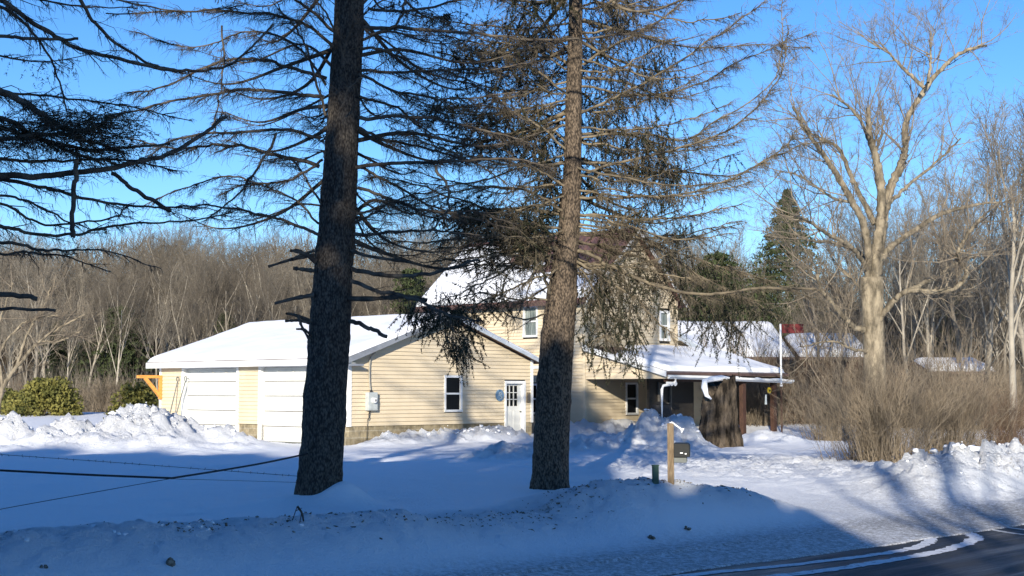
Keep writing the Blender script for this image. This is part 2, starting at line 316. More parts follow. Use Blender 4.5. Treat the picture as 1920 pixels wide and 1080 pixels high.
# ================================================================ GROUND
def pile(a, b, ca, cb, ra, rb, h, p=1.6):
    d = ((a - ca) / ra) ** 2 + ((b - cb) / rb) ** 2
    return h * np.exp(-d ** (p / 2) * 1.0)
def ground_z(X, Y, detail=True):
    a, b = wl(X, Y)
    wob = fbm(a * .35, b * .35, 3, 5) * .35
    yard = .42 + .05 * fbm(X * .12, Y * .12, 3, 9) + .62 * sm(Y, 47, 62) + .6 * sm(Y, 65, 130)
    yard = yard + .035 * fbm(a * .8, b * .5, 3, 91)
    mouth = sm(a, -10.2, -7.6) * (1 - sm(a, -6.1, -3.4))
    bb = b + wob * .5
    rampm = .0 + .42 * sm(b, -22.6, -15.5)
    shoulder = .02 + .07 * sm(b, -23.2, -21.6)
    yard = np.where(b < -18, yard * sm(b, -21.6, -18.6) + shoulder * (1 - sm(b, -21.6, -18.6)), yard)
    H = (.62 + .12 * fbm(a * .45, a * 0, 3, 21)) * (1 - .35 * sm(a, -17, -15.5) * (1 - sm(a, -14, -12.8))) + .17 * np.exp(-((a + 11.9) / 1.3) ** 2) + .1 * sm(a, -5, -3)
    crest = -19.95
    prof = np.where(bb < crest, sm(bb, -21.7, crest), 1 - sm(bb, crest, -18.1))
    core = shoulder * (1 - sm(b, -21.6, crest)) + np.where(b > crest, .42, .42) * sm(b, -21.6, crest)
    bank = np.maximum(0, H - .1) * prof ** 1.25 * (1 - mouth)
    z = np.where(mouth > 0, yard * (1 - mouth) + np.minimum(yard, rampm + .03) * mouth, yard)
    z = np.maximum(z, np.where(bb < crest, shoulder + (H - .1) * sm(bb, -21.7, crest), z) * (1 - mouth) + z * mouth)
    z = z + np.where(bb >= crest, np.maximum(0, H - .38) * prof * (1 - mouth), 0)
    # tree feet mounds
    for (tx, ty, hh, rr) in ((-2.69, 20.21, .16, .75), (.61, 22.94, .06, .8), (-2.28, 19.9, .22, .30)):
        z = z + hh * np.exp(-((X - tx) ** 2 + (Y - ty) ** 2) / rr ** 2)
    rough = np.exp(-((bb - crest) / .8) ** 2) * (1 - mouth) * .55
    # plough piles, row along the garage, heaps by the porch
    P = 0
    for (px, py, D, zr, rx, ry) in PILES:
        c = at(px, py, D); d = ((X - c[0]) / rx) ** 2 + ((Y - c[1]) / ry) ** 2
        k = (c[2] - .42) * np.exp(-d ** .85); P = np.maximum(P, k) if zr == 0 else P + k * 0
    row = (.17 + .2 * sm(a, 2.5, 6)) * np.exp(-((b + .8 + .25 * vn(a * .5, a * 0, 3)) / .65) ** 2) * sm(a, -.5, 1) * (1 - .75 * sm(a, 6.2, 6.8) * (1 - sm(a, 7.7, 8.4))) * (1 - sm(a, 12, 13))
    row2 = .16 * np.exp(-((b + 9.2 + .5 * vn(a * .4, a * 0, 33)) / .7) ** 2) * sm(a, -5, -3) * (1 - sm(a, 1, 2.5))
    z = z + P + row + row2
    rough = rough + np.clip(P * 1.7, 0, 1) + np.clip(row * 5, 0, .8) + np.clip(row2 * 4, 0, .6)
    rb = sm(a, -4.6, -3) * np.exp(-((bb - crest) / 1.6) ** 2) * .34
    rough = rough + rb
    med = np.exp(-(((X - 6) / 5) ** 2 + ((Y - 31) / 5) ** 2)) * .40
    rough = np.clip(rough + med, 0, 1.15) 
    # hollow under the building and no piles in it
    inside = (a > .1) & (a < 8) & (b > .1) & (b < 9.6)
    z = np.where(inside, .3, z)
    if detail:
        wx = X + .15 * fbm(X * 2, Y * 2, 2, 66); wy = Y + .15 * fbm(X * 2, Y * 2, 2, 67)
        cl = clods(wx * 2.6, wy * 2.6, 3) * .6 + clods(wx * 5.6, wy * 5.6, 8) * .55 + clods(wx * 11, wy * 11, 12) * .3
        z = z + rough * (cl - .48) * .52 * (1 - .3 * sm(Y, 26, 20)) * np.where(Y < 27, .55, 1)
        z = z + .006 * fbm(X * 6, Y * 6, 3, 40) * sm(Y, 60, 20) + .02 * fbm(X * 1.5, Y * 1.5, 3, 44) * (b > -18.4)
        # footprints and old ruts through the yard
        tr = np.abs(b + 7.2 + .8 * vn(a * .25, a * 0, 71)); z = z - .06 * np.exp(-(tr / .25) ** 2) * (a > -12) * (a < 8)
        tr = np.abs(b + 5.3 + .8 * vn(a * .22, a * 0, 72)); z = z - .07 * np.exp(-(tr / .22) ** 2) * (a > -6) * (a < 9)
        z = z + .03 * np.maximum(0, fbm(X * .9, Y * 2.6, 3, 61)) * (b > -17) * (b < -3)
    edge = b + .10 * fbm(a * 1.1, b * 1.1, 4, 77)
    edge = edge - .34 * (1 - sm(a, -16, -9))
    z = np.where(b < -22, np.minimum(z, .012 + .05 * (edge + 23.25)), z)
    z = np.where(edge < -23.25, -.05 + 0 * z, z)
    return z, rough, a, b
PILES = [  # px, py of the summit, distance, flag, radii
 (262, 770, 41.5, 0, 1.45, 1.6), (215, 793, 41, 0, .9, 1.1), (330, 790, 42.5, 0, 1.2, 1.0), (405, 806, 42.0, 0, 1.2, .9),
 (135, 792, 40.5, 0, .9, .8), (80, 812, 39, 0, 1.0, .8), (20, 788, 39.5, 0, .8, .8), (10, 838, 37.5, 0, .8, .6), (180, 815, 38.3, 0, 1.2, .8), (300, 822, 38.4, 0, 1.6, .8), (440, 832, 38.4, 0, 1.3, .6), (365, 846, 36.4, 0, .45, .4),
 (1218, 787, 38.5, 0, .75, .8), (1180, 815, 39.5, 0, .8, .9), (1265, 790, 38.0, 0, .75, .8), (1290, 797, 38.6, 0, .45, .6), (1150, 822, 40.0, 0, 1.0, .9), (1225, 842, 35.2, 0, .8, .8), (1120, 815, 42.5, 0, 1.3, .8),
 (1440, 812, 44.5, 0, 1.1, .9), (1480, 824, 44, 0, 1.0, .7), (1400, 838, 39, 0, 1.0, .6), (1320, 852, 36, 0, 1.2, .7), (1450, 868, 33.5, 0, 1.0, .5), (1380, 872, 31.5, 0, .9, .5), (1560, 882, 30, 0, 1.2, .5), (810, 861, 33.5, 0, .4, .35), (1130, 908, 24.2, 0, .25, .25),
]
def fan():
    D = [5.5]
    while D[-1] < 52: D.append(D[-1] * 1.0030)
    while D[-1] < 900: D.append(D[-1] * 1.05)
    D = np.array(D); s = np.linspace(-.56, .56, 501)
    Y, Sx = np.meshgrid(D, s, indexing='ij'); X = Sx * Y
    Z, rough, a, b = ground_z(X, Y)
    nr, nc = X.shape; V = np.stack([X, Y, Z], -1).reshape(-1, 3)
    i = np.arange(nr - 1)[:, None] * nc; j = np.arange(nc - 1)[None, :]
    Q = np.stack([i + j, i + j + 1, i + nc + j + 1, i + nc + j], -1).reshape(-1, 4)
    me = mesh_np('snow_ground', V, Q)
    crestm = np.exp(-((b + 19.9 - .0 + .3 * fbm(a * .4, b * .4, 3, 5)) / .42) ** 2)
    dirt = .50 * crestm * (a < -9.5) * (.55 + .6 * np.clip(fbm(a * .8, b * .8, 3, 50), 0, 1)) + .10 * np.exp(-((b + 21.2) / .5) ** 2) + .20 * np.exp(-((b + 20.6) / .7) ** 2) * (a > -4.5)
    dirt += .12 * (rough > .45) * (Y > 27)
    for (px, py, DD, r_) in ((1240, 905, 20.3, .5), (1750, 925, 24.5, .35), (20, 840, 37, .6), (250, 846, 37, .4)):
        c = at(px, py, DD); dirt += .16 * np.exp(-((X - c[0]) ** 2 + (Y - c[1]) ** 2) / r_ ** 2)
    grit = np.clip(sm(b, -21.0, -22.0) * 1.0, 0, 1) * .8 + .5 * sm(a, -10, -8) * (1 - sm(a, -5, -3.5)) * sm(b, -18, -21)
    grit = np.maximum(grit, .28 * np.exp(-((b + 6.0) / 1.6) ** 2) * (a > -3) * (a < 8))
    for nme, arr in (('dirt', dirt), ('grit', grit), ('rough', np.clip(rough, 0, 1))):
        at_ = me.attributes.new(nme, 'FLOAT', 'POINT'); at_.data.foreach_set('value', np.asarray(arr, np.float32).ravel())
    o = link('snow_ground', me, M['snow'], None, True); tag(o, kind='structure')
fan()
def gz(X, Y):
    z, _, _, _ = ground_z(np.array([float(X)]), np.array([float(Y)]), False); return float(z[0])
def on_ground(px, py, lift=0.0):
    D = np.arange(11, 70, .05); r = ray(px, py); X = r[0] / r[1] * D; Zr = CZ + r[2] / r[1] * D; Zg = ground_z(X, D)[0]; i = int(np.argmax(Zr <= Zg)); return np.array([X[i], D[i], Zg[i] + lift])
# land beyond the fan and behind the camera, one wide low sheet
g = MB(); g.add([(-900, -900, -.12), (900, -900, -.12), (900, 900, -.12), (-900, 900, -.12)], [(0, 1, 2, 3)])
tag(g.build('snowy_field', M['roof_snow']), kind='structure')
rd = MB(); q = [lw(-120, -31.2, .0), lw(160, -31.2, .0), lw(160, -22.6, .0), lw(-120, -22.6, .0)]
rd.add(q, [(0, 1, 2, 3)]); tag(rd.build('road', M['asphalt']), kind='structure')
vs = MB(); q = [lw(-120, -60, .02), lw(160, -60, .02), lw(160, -31.0, .02), lw(-120, -31.0, .02)]
vs.add(q, [(0, 1, 2, 3)]); tag(vs.build('road_verge', M['roof_snow']), kind='structure')
def strip(name, pts, wd, z, m, jit=.0, seed=0):
    P = spline(np.array([[p[0], p[1], z] for p in pts]), 160); T = unit(np.gradient(P, axis=0)); N = np.stack([-T[:, 1], T[:, 0], 0 * T[:, 0]], -1)
    k = np.arange(160)
    wl_ = wd * (1 + jit * fbm(k * .35, k * 0., 3, seed)); wr_ = wd * (1 + jit * fbm(k * .35, k * 0. + 9, 3, seed + 3))
    V = np.stack([P + N * wl_[:, None], P - N * wr_[:, None]], 1).reshape(-1, 3); i = np.arange(159)[:, None] * 2
    Q = i + np.array([[0, 1, 3, 2]]); o = link(name, mesh_np(name, V, Q), m); return tag(o, kind='structure')
def gp(px, py, z=.0):
    r = ray(px, py); t = (z - CZ) / r[2]; return (r * t)[:2]
def trk(n, b):
    v = tc(n, 'Object'); n.links.new(ramp(n, noise(n, v, 7, 6, .8), [(.34, (.09, .09, .095)), (.47, (.72, .73, .75))]), b.inputs['Base Color'])
M['track'] = mat('tyre_snow', (.6, .6, .6), .8, build=trk)
strip('snow_tyre_track', [gp(1690, 1001), gp(1735, 1006), gp(1742, 1016), gp(1705, 1030), gp(1630, 1042), gp(1500, 1058), gp(1330, 1075), gp(1180, 1092)], .085, .006, M['track'], .45, 3)
strip('snow_tyre_track', [gp(1790, 996), gp(1822, 1003), gp(1826, 1013), gp(1780, 1030), gp(1700, 1046), gp(1560, 1068), gp(1420, 1086)], .10, .0065, M['track'], .45, 9)
strip('road_marking', [gp(1853, 992), gp(1890, 999), gp(1960, 1008), gp(2050, 1020)], .05, .005, M['paint'], .3, 5)
strip('road_marking', [gp(1880, 988), gp(1920, 993.5), gp(2000, 1003)], .05, .005, M['paint'], .3, 6)
# ================================================================ HOUSES (house frame, origin at the garage's near corner)
HO = (C2[0], C2[1], 0)
def wallP(kind, c):
    if kind == 'A': return lambda s, z, o: (c - o, s, z)
    return lambda s, z, o: (s, c - o, z)
def siding(mb, P, L, Rr, z0, z1, openings=(), step=.118, lip=.034, flip=False):
    z = z0
    while z < z1 - 1e-4:
        zt = min(z + step, z1)
        l0, r0, l1, r1 = L(z), Rr(z), L(zt), Rr(zt)
        if r0 - l0 < .01: break
        segs = [(l0, r0, l1, r1)]
        for (a, b, c, d) in openings:               # a<s<b, c<z<d
            if zt - 1e-3 > c and z + 1e-3 < d:
                ns = []
                for (x0, x1, y0, y1) in segs:
                    if b <= x0 or a >= x1: ns.append((x0, x1, y0, y1)); continue
                    if a > x0: ns.append((x0, a, y0, a))
                    if b < x1: ns.append((b, x1, b, y1))
                segs = ns
        for (x0, x1, y0, y1) in segs:
            v = [P(x0, z, lip), P(x1, z, lip), P(y1, zt, 0), P(y0, zt, 0), P(x0, z, 0), P(x1, z, 0)]
            mb.add(v, [(0, 1, 2, 3), (4, 5, 1, 0)])
        z = zt
def trim(mb, P, s0, s1, z0, z1, o0, o1):
    mb.box(P(s0, z0, o0), P(s1, z1, o1))
def window(parent, P, s0, s1, z0, z1, glass='glass', fr=.07, name='window'):
    m = MB(); o0, o1 = -.06, .05
    trim(m, P, s0, s1, z0, z0 + fr, o0, o1 + .015); trim(m, P, s0, s1, z1 - fr, z1, o0, o1)
    trim(m, P, s0, s0 + fr, z0 + fr, z1 - fr, o0, o1 - .003); trim(m, P, s1 - fr, s1, z0 + fr, z1 - fr, o0, o1 - .003)
    zm = (z0 + z1) / 2; w_ = m.build(name, M['white'], parent)
    r = MB(); trim(r, P, s0 + fr, s1 - fr, zm - .028, zm + .028, -.05, .02); r.build('sash_rail', M['white'], w_)
    g = MB(); trim(g, P, s0 + fr - .01, s1 - fr + .01, z0 + fr - .01, z1 - fr + .01, -.055, -.02); g.build('pane', M[glass], w_)
    return w_
def snow_slab(name, quad, nrm, th, parent, nu=60, nv=40, seed=0, edge=.22, holes=None):
    """thick snow lying on the roof rectangle quad[0..3] (0->1 along the eave, 0->3 up the slope)"""
    q = [np.array(p, float) for p in quad]; U, W = np.meshgrid(np.linspace(0, 1, nu), np.linspace(0, 1, nv), indexing='ij')
    base = (q[0] * ((1 - U) * (1 - W))[..., None] + q[1] * (U * (1 - W))[..., None] + q[2] * (U * W)[..., None] + q[3] * ((1 - U) * W)[..., None])
    LU = np.linalg.norm(q[1] - q[0]); LW = np.linalg.norm(q[3] - q[0])
    de = np.minimum(np.minimum(U, 1 - U) * LU, np.minimum(W, 1 - W) * LW)
    h = th * np.clip(de / edge, 0, 1) ** .45 * (1 + .45 * fbm(U * LU * .45, W * LW * .6, 5, seed)) 
    if holes is not None: h = h * holes(U * LU, W * LW)
    h = h + .004
    n = np.array(nrm, float); n /= np.linalg.norm(n)
    jit = (fbm(U * LU * 2.0, W * LW * 2.0, 3, seed + 5) * .02)[..., None] * (q[3] - q[0]) / LW
    top = base + n * h[..., None] + jit * (np.clip(1 - de / .15, 0, 1))[..., None]; bot = base + n * .002
    N = nu * nv; V = np.concatenate([top.reshape(-1, 3), bot.reshape(-1, 3)])
    i = np.arange(nu - 1)[:, None] * nv; j = np.arange(nv - 1)[None, :]
    Q = np.stack([i + j, i + nv + j, i + nv + j + 1, i + j + 1], -1).reshape(-1, 4)
    ring = [k * nv for k in range(nu)] + [(nu - 1) * nv + k for k in range(1, nv)] + [k * nv + nv - 1 for k in range(nu - 2, -1, -1)] + [k for k in range(nv - 2, 0, -1)]
    ring = np.array(ring); r2 = np.roll(ring, -1); S_ = np.stack([ring, ring + N, r2 + N, r2], -1)
    Q = np.concatenate([Q, Q[:, ::-1] + N, S_])
    if holes is not None:
        hv_ = np.concatenate([(holes(U * LU, W * LW) < .5).ravel()] * 2); Q = Q[~hv_[Q].all(1)]
    return link(name, mesh_np(name, V, Q), M['roof_snow'], parent, True)
# ---- garage
gar = empty('garage', HO, YAW, 'low cream sided garage with two white overhead doors and snowy gable roof', 'garage')
PA = wallP('A', 0.0); PB = wallP('B', 0.0)
ZS, ZE, GA = .96, 2.98, 4.30                     # siding bottom, wall top, apex
doors = [(1.30, 4.22), (5.48, 8.42)]; DT = 2.74
wA = MB(); siding(wA, PA, lambda z: .0, lambda z: 9.8, ZS, ZE + .08, [(d0 - .1, d1 + .1, 0, DT + .09) for d0, d1 in doors])
wA.box((-.0, 0.0, ZE + .08), (.1, 9.8, ZE + .1)); wA.build('door_wall', M['siding'], gar)
bk = MB(); bk.box((.13, .13, .2), (7.87, 9.67, ZE)); bk.prism([(.05, .13, ZE + .001), (7.95, .13, ZE + .001), (4, .13, GA - .05)], (0, 9.54, 0)); bk.build('inner_shell', M['gray_wood'], gar)
sl_ = (GA - ZE) / 4.0
win1 = (3.89, 4.68, 1.34, 2.49); dr = (6.66, 7.66, .4, 2.33)
wB = MB(); siding(wB, PB, lambda z: 0 if z < ZE else (z - ZE) / sl_, lambda z: 8 if z < ZE else 8 - (z - ZE) / sl_, ZS, GA, [win1, dr])
wB.build('gable_wall', M['siding'], gar)
for a_, b_ in (((.03, -.0, -.1), (dr[0], .15, ZS)), ((dr[1], -.0, -.1), (8, .15, ZS)), ((.03, .15, -.1), (.16, doors[0][0], ZS - .002)), ((.03, doors[0][1], -.1), (.16, doors[1][0], ZS - .002)), ((.03, doors[1][1], -.1), (.16, 9.8, ZS - .002)), ((7.9, .15, -.1), (8, 9.8, ZE))):
    fd = MB(); fd.box(a_, b_); fd.build('foundation', M['block'], gar)
for a_, b_ in (((-.04, -.04, ZS - .01), (.07, .07, ZE)), ((-.04, 9.74, ZS - .01), (.06, 9.84, ZE + .05)), ((7.93, -.04, ZS - .01), (8.04, .06, ZE + .05))):
    ct = MB(); ct.box(a_, b_); ct.build('corner_trim', M['white'], gar)
for d0, d1 in doors:
    f = MB(); f.box((-.035, d0 - .11, .45), (.16, d0, DT + .1)); f.box((-.035, d1, .45), (.16, d1 + .11, DT + .1)); f.box((-.033, d0, DT), (.16, d1, DT + .1))
    f.build('door_frame', M['white'], gar)
    d = MB(); zz = [.42, .90, 1.37, 1.84, 2.30, DT]
    for k in range(5):
        d.box((.115, d0, zz[k] + .012), (.15, d1, zz[k + 1] - .012))
    ov = d.build('overhead_door', M['door_white'], gar, .006)
    p = MB(); W_ = (d1 - d0 - .24) / 4
    for k in range(5):
        for i in range(4):
            y0 = d0 + .06 + i * (W_ + .04); z0, z1 = zz[k] + .09, zz[k + 1] - .09
            for (ya, yb, za, zb) in ((y0, y0 + W_, z0, z0 + .022), (y0, y0 + W_, z1 - .022, z1), (y0, y0 + .022, z0 + .022, z1 - .022), (y0 + W_ - .022, y0 + W_, z0 + .022, z1 - .022)):
                p.box((.09, ya, za), (.1145, yb, zb))
    p.build('raised_panels', M['door_white'], ov)
    b = MB(); b.box((.118, d0 + .02, .40), (.15, d1 - .02, .425)); b.build('rubber_seal', M['gray_plastic'], ov)
hl = MB(); hl.box((.08, 1.52, 1.22), (.112, 1.60, 1.27)); hl.box((.085, 1.555, 1.10), (.112, 1.575, 1.18)); hl.build('door_handle', M['black'], gar)
window(gar, PB, *win1)
# entry door
en = MB(); en.box((dr[0], -.04, .45), (dr[0] + .08, .12, dr[3])); en.box((dr[1] - .10, -.045, .45), (dr[1], .12, dr[3])); en.box((dr[0] + .08, -.04, dr[3] - .09), (dr[1] - .10, .12, dr[3])); en.build('entry_frame', M['white'], gar)
e = MB(); x0, x1 = dr[0] + .08, dr[1] - .10; gx0, gx1 = x0 + .06, x1 - .18; z0g, z1g = 1.50, 2.17
e.box((x0, .07, .40), (x1, .11, z0g)); e.box((x0, .07, z1g), (x1, .11, dr[3] - .09)); e.box((x0, .07, z0g), (gx0, .11, z1g)); e.box((gx1, .07, z0g), (x1, .11, z1g))
ed = e.build('entry_door', M['door_white'], gar)
e = MB()
for i in (1, 2): xm = gx0 + (gx1 - gx0) * i / 3; e.box((xm - .013, .062, z0g), (xm + .013, .09, z1g))
for i in (1, 2): zm = z0g + (z1g - z0g) * i / 3; e.box((gx0, .064, zm - .013), (gx1, .088, zm + .013))
e.build('glazing_bars', M['door_white'], ed)
e = MB(); e.box((gx0, .092, z0g), (gx1, .10, z1g)); e.build('pane', M['glass'], ed)
e = MB(); e.box((x0 + .1, .058, .62), (x0 + .34, .0695, 1.35)); e.box((x0 + .42, .058, .62), (x1 - .08, .0695, 1.35)); e.build('door_panels', M['door_white'], ed, .006)
e = MB(); e.tube([(x1 - .07, .07, 1.32), (x1 - .07, .01, 1.32)], .025, 8); e.build('door_knob', M['gray_plastic'], ed)
# roof
OH = .35
def slope_slab(mb, xa, xb, za, zb, y0, y1, t=.07):
    mb.prism([(xa, y0, za), (xb, y0, zb), (xb, y0, zb + t), (xa, y0, za + t)], (0, y1 - y0, 0))
rf = MB(); slope_slab(rf, -OH, 4, ZE - OH * sl_ + .04, GA + .04, -.30, 10.15); slope_slab(rf, 8 + OH, 4.0005, ZE - OH * sl_ + .04, GA + .04, -.30, 10.15)
rfo = rf.build('roof', M['brown_metal'], gar)
fe = ZE - OH * sl_
f = MB(); f.box((-OH - .03, -.30, fe - .10), (-OH, 10.15, fe + .09)); f.build('eave_fascia', M['white'], rfo)
f = MB(); f.box((-OH, -.299, fe - .055), (.0, 10.149, fe - .04)); f.build('soffit', M['white'], rfo)
f = MB(); f.prism([(-OH, -.34, fe - .07), (4, -.34, GA - .0), (4, -.34, GA + .12), (-OH, -.34, fe + .10)], (0, .035, 0)); f.box((-OH - .01, -.34, fe - .13), (.28, -.0, fe - .071))
f.build('left_rake_fascia', M['fascia_shade_gray'], rfo)
f = MB(); f.prism([(8 + OH, -.34, fe - .02), (4.001, -.34, GA + .0), (4.001, -.34, GA + .12), (8 + OH, -.34, fe + .10)], (0, .035, 0)); f.box((8.03, -.338, fe - .12), (8 + OH, .1, fe - .021)); f.build('right_rake_fascia', M['fascia_shade_pale'], rfo)
nL = (-sl_, 0, 1)
snow_slab('roof_snow', [(-OH + .0, 10.13, fe + .112), (-OH + .0, -.31, fe + .112), (4.02, -.31, GA + .112), (4.02, 10.13, GA + .112)], nL, .15, rfo, 110, 50, 4, .3)
snow_slab('roof_snow', [(8 + OH, -.31, fe + .112), (8 + OH, 10.13, fe + .112), (4.0, 10.13, GA + .112), (4.0, -.31, GA + .112)], (sl_, 0, 1), .13, rfo, 60, 30, 14, .3)
# electric meter, its conduits and the plaques on the gable wall
mt = empty('electric_meter', tuple(lw(.80, -.02, 1.42)), YAW, 'gray electric meter box with round glass dial on the cream gable wall', 'electric meter')
m_ = MB(); m_.box((-.19, -.16, .0), (.18, -.0, .54)); m_.build('meter_box', M['meter'], mt, .012)
m_ = MB(); m_.tube([(.0, -.16, .30), (.0, -.24, .30)], [.085, .08], 18); m_.build('meter_dial', M['white'], mt)
m_ = MB(); m_.box((.005, -.252, .27), (.04, -.2405, .33)); m_.build('dial_window', M['black'], mt)
m_ = MB(); m_.box((-.15, -.172, .04), (.14, -.1605, .22)); m_.build('cover_plate', M['meter'], mt, .004)
m_ = MB(); m_.tube(spline([(-.02, -.08, .54), (-.05, -.07, .66), (-.07, -.06, .9), (-.07, -.06, 1.35), (-.02, -.07, 1.6), (.02, -.22, 1.72)], 24), .024, 8); m_.build('service_conduit', M['grey_pipe'], mt)
m_ = MB(); m_.tube([(-.02, -.08, .52), (-.03, -.08, .62)], [.05, .03], 8); m_.build('conduit_hub', M['black'], mt)
m_ = MB(); m_.tube(spline([(-.03, -.07, .0), (-.09, -.07, -.1), (-.09, -.07, -.22), (-.14, -.07, -.28)], 14), .016, 6); m_.tube([(-.15, -.07, -.28), (-.13, -.02, -.9)], .008, 5); m_.build('ground_wire', M['black'], mt)
pq = empty('wall_plaque', tuple(lw(6.40, -.03, 1.86)), YAW, 'round blue plaque with a pale figure left of the garage entry door', 'plaque')
m_ = MB(); m_.tube([(0, 0, 0), (0, -.03, 0)], .19, 22); m_.build('disc', M['blue'], pq)
m_ = MB(); m_.tube(spline([(-.06, -.037, -.02), (-.03, -.037, .08), (.05, -.037, .07), (.03, -.037, -.02), (.09, -.037, -.09), (0, -.037, -.11)], 24), .014, 5); m_.build('raised_figure', M['frost'], pq)
pq = empty('door_plaque', tuple(lw(7.80, -.03, 1.78)), YAW, 'small brown rectangular plaque right of the garage entry door', 'plaque')
m_ = MB(); m_.box((-.085, -.03, -.17), (.085, 0, .17)); m_.build('board', M['tan_plaque'], pq, .01)
m_ = MB(); m_.box((-.05, -.042, -.1), (.05, -.0305, .12)); m_.build('panel', M['gray_wood'], pq, .004)
# timber brackets
def bracket(y, lbl):
    b = empty('shelf_bracket', tuple(lw(0, y, 2.0)), YAW, lbl, 'bracket', 'orange timber brackets on the garage')
    m = MB(); m.box((-.98, -.045, .43), (-.03, .045, .53)); m.build('arm', M['orange_wood'], b)
    m = MB(); m.box((-.12, -.046, -.28), (-.032, .046, .4295)); m.build('upright', M['orange_wood'], b)
    m = MB(); m.prism([(-.74, -.044, .4285), (-.60, -.044, .4285), (-.1215, -.044, -.06), (-.1215, -.044, -.22)], (0, .088, 0)); m.build('brace', M['orange_wood'], b)
bracket(9.72, 'orange triangular timber bracket on the far left garage corner')
bk2 = empty('shelf_bracket', tuple(lw(0, .45, 1.55)), YAW, 'orange timber bracket on the garage mostly hidden behind the left spruce trunk', 'bracket', 'orange timber brackets on the garage')
m = MB(); m.box((-.10, -.045, -.2), (-.032, .045, .7)); m.build('upright', M['orange_wood'], bk2)
m = MB(); m.prism([(-.42, -.043, .70), (-.3, -.043, .70), (-.1015, -.043, .2), (-.1015, -.043, .05)], (0, .086, 0)); m.build('brace', M['orange_wood'], bk2)
# shovels leaning by the first garage door
def shovel(y, lean, lbl, blade, hgt=1.35, z0=.98, hand='D'):
    p = lw(-.42, y, z0); s_ = empty('snow_shovel', tuple(p), YAW, lbl, 'snow shovel', 'tools leaning beside the left garage door')
    top = (.36, lean, hgt); m = MB(); m.tube([(0, 0, .2), top], .02, 7); m.build('handle', M['gray_plastic'], s_)
    m = MB(); m.tube(spline([(top[0], top[1] - .06, top[2]), (top[0], top[1] - .06, top[2] + .12), (top[0], top[1] + .06, top[2] + .12), (top[0], top[1] + .06, top[2])], 12), .016, 6); m.build('grip', M['gray_plastic'], s_)
    m = MB(); m.prism([(-.03, -.19, -.12), (.0, .19, -.12), (.05, .15, .22), (.05, -.15, .22)], (.02, 0, .01)); m.build('blade', blade, s_, .01)
shovel(8.62, .1, 'blue gray snow shovel leaning left of the left garage door', M['shovel'])
shovel(8.28, -.02, 'pale gray snow shovel leaning against the left garage door', M['frost'], 1.42, .92)
# ---- main house
HX, HY, HW, HL = 10.0, -.65, 15.25, 7.2
hs_ = empty('farmhouse', tuple(lw(HX, HY, 0)), YAW, 'two storey cream farmhouse with steep snowy red metal roof behind the garage', 'house')
def hp(k, c): 
    f = wallP(k, c); return lambda s, z, o: tuple(np.array(f(s, z, o)) - np.array([HX, HY, 0]))
def hb(mb, a, b): mb.box((a[0] - HX, a[1] - HY, a[2]), (b[0] - HX, b[1] - HY, b[2]))
def hv(p): return (p[0] - HX, p[1] - HY, p[2])
PM, RS = (HX + HW) / 2, .90                     # ridge line, slope
EZ = 5.32; RZ = EZ + RS * (PM - HX)
hA, hB = hp('A', HX), hp('B', HY)
wu = (1.50, 2.20, 3.90, 5.02); wlw = (1.48, 2.02, 1.18, 2.26)
m = MB(); siding(m, hA, lambda z: HY, lambda z: HL, .3, EZ, [wu, wlw]); m.build('side_wall', M['siding'], hs_)
w2 = (14.18, 14.80, 3.82, 4.93); w3 = (12.20, 12.90, 1.16, 2.30)
m = MB(); siding(m, hB, lambda z: HX if z < EZ else HX + (z - EZ) / RS, lambda z: HW if z < EZ else HW - (z - EZ) / RS, .3, RZ - .05, [w2, w3]); m.build('gable_wall', M['siding'], hs_)
m = MB(); hb(m, (HX + .1, HY + .1, .1), (HW - .02, HL - .02, EZ)); 
m.prism([hv((HX + .1, HY + .1, EZ + .001)), hv((HW - .1, HY + .1, EZ + .001)), hv((PM, HY + .1, RZ - .12))], (0, HL - HY - .2, 0)); m.build('inner_shell', M['gray_wood'], hs_)
for a_, b_ in (((HX - .04, HY - .04, .2), (HX + .07, HY + .07, EZ)), ((HW - .07, HY - .04, .2), (HW + .04, HY + .07, EZ))): m = MB(); hb(m, a_, b_); m.build('corner_trim', M['siding'], hs_)
window(hs_, hA, *wu, 'curtain'); window(hs_, hA, *wlw); window(hs_, hB, *w2, 'curtain', .09); window(hs_, hB, *w3)
OV = .32; ez = EZ - OV * RS
m = MB()
for sgn, x0 in ((1, HX - OV), (-1, HW + OV)):
    m.prism([hv((x0, HY - .32, ez + .05)), hv((PM + (0 if sgn > 0 else .0005), HY - .32, RZ + .05)), hv((PM + (0 if sgn > 0 else .0005), HY - .32, RZ + .15)), hv((x0, HY - .32, ez + .15))], (0, HL - HY + .64, 0))
mr = m.build('roof', M['red_metal'], hs_)
m = MB()
for x0 in (HX - OV - .01, HW + OV + .01):
    m.prism([hv((x0, HY - .36, ez - .07)), hv((PM, HY - .36, RZ - .05)), hv((PM, HY - .36, RZ + .07)), hv((x0, HY - .36, ez + .06))], (0, .035, 0))
m.build('rake_board', M['white'], mr)
m = MB(); hb(m, (HX - OV - .03, HY - .32, ez - .06), (HX - OV, HL + .32, ez + .08)); m.build('eave_board', M['brown_metal'], mr)
nH = np.array([-RS, 0, 1.]); nH /= np.linalg.norm(nH)
def holes(u, w_):   # bare metal near the ridge and the front end
    u2 = u + .6 * fbm(u * .8, w_ * .8, 3, 3); lim = np.where(u2 < 3.2, 3.5, np.where(u2 < 5.2, 2.3, 1.5)); return np.where(w_ > lim + .35 * vn(u * .9, u * 0, 5), .003, 1)
q0 = hv((HX - OV, HL + .30, ez + .153)); q1 = hv((HX - OV, HY - .30, ez + .153)); q2 = hv((PM, HY - .30, RZ + .153)); q3 = hv((PM, HL + .30, RZ + .153))
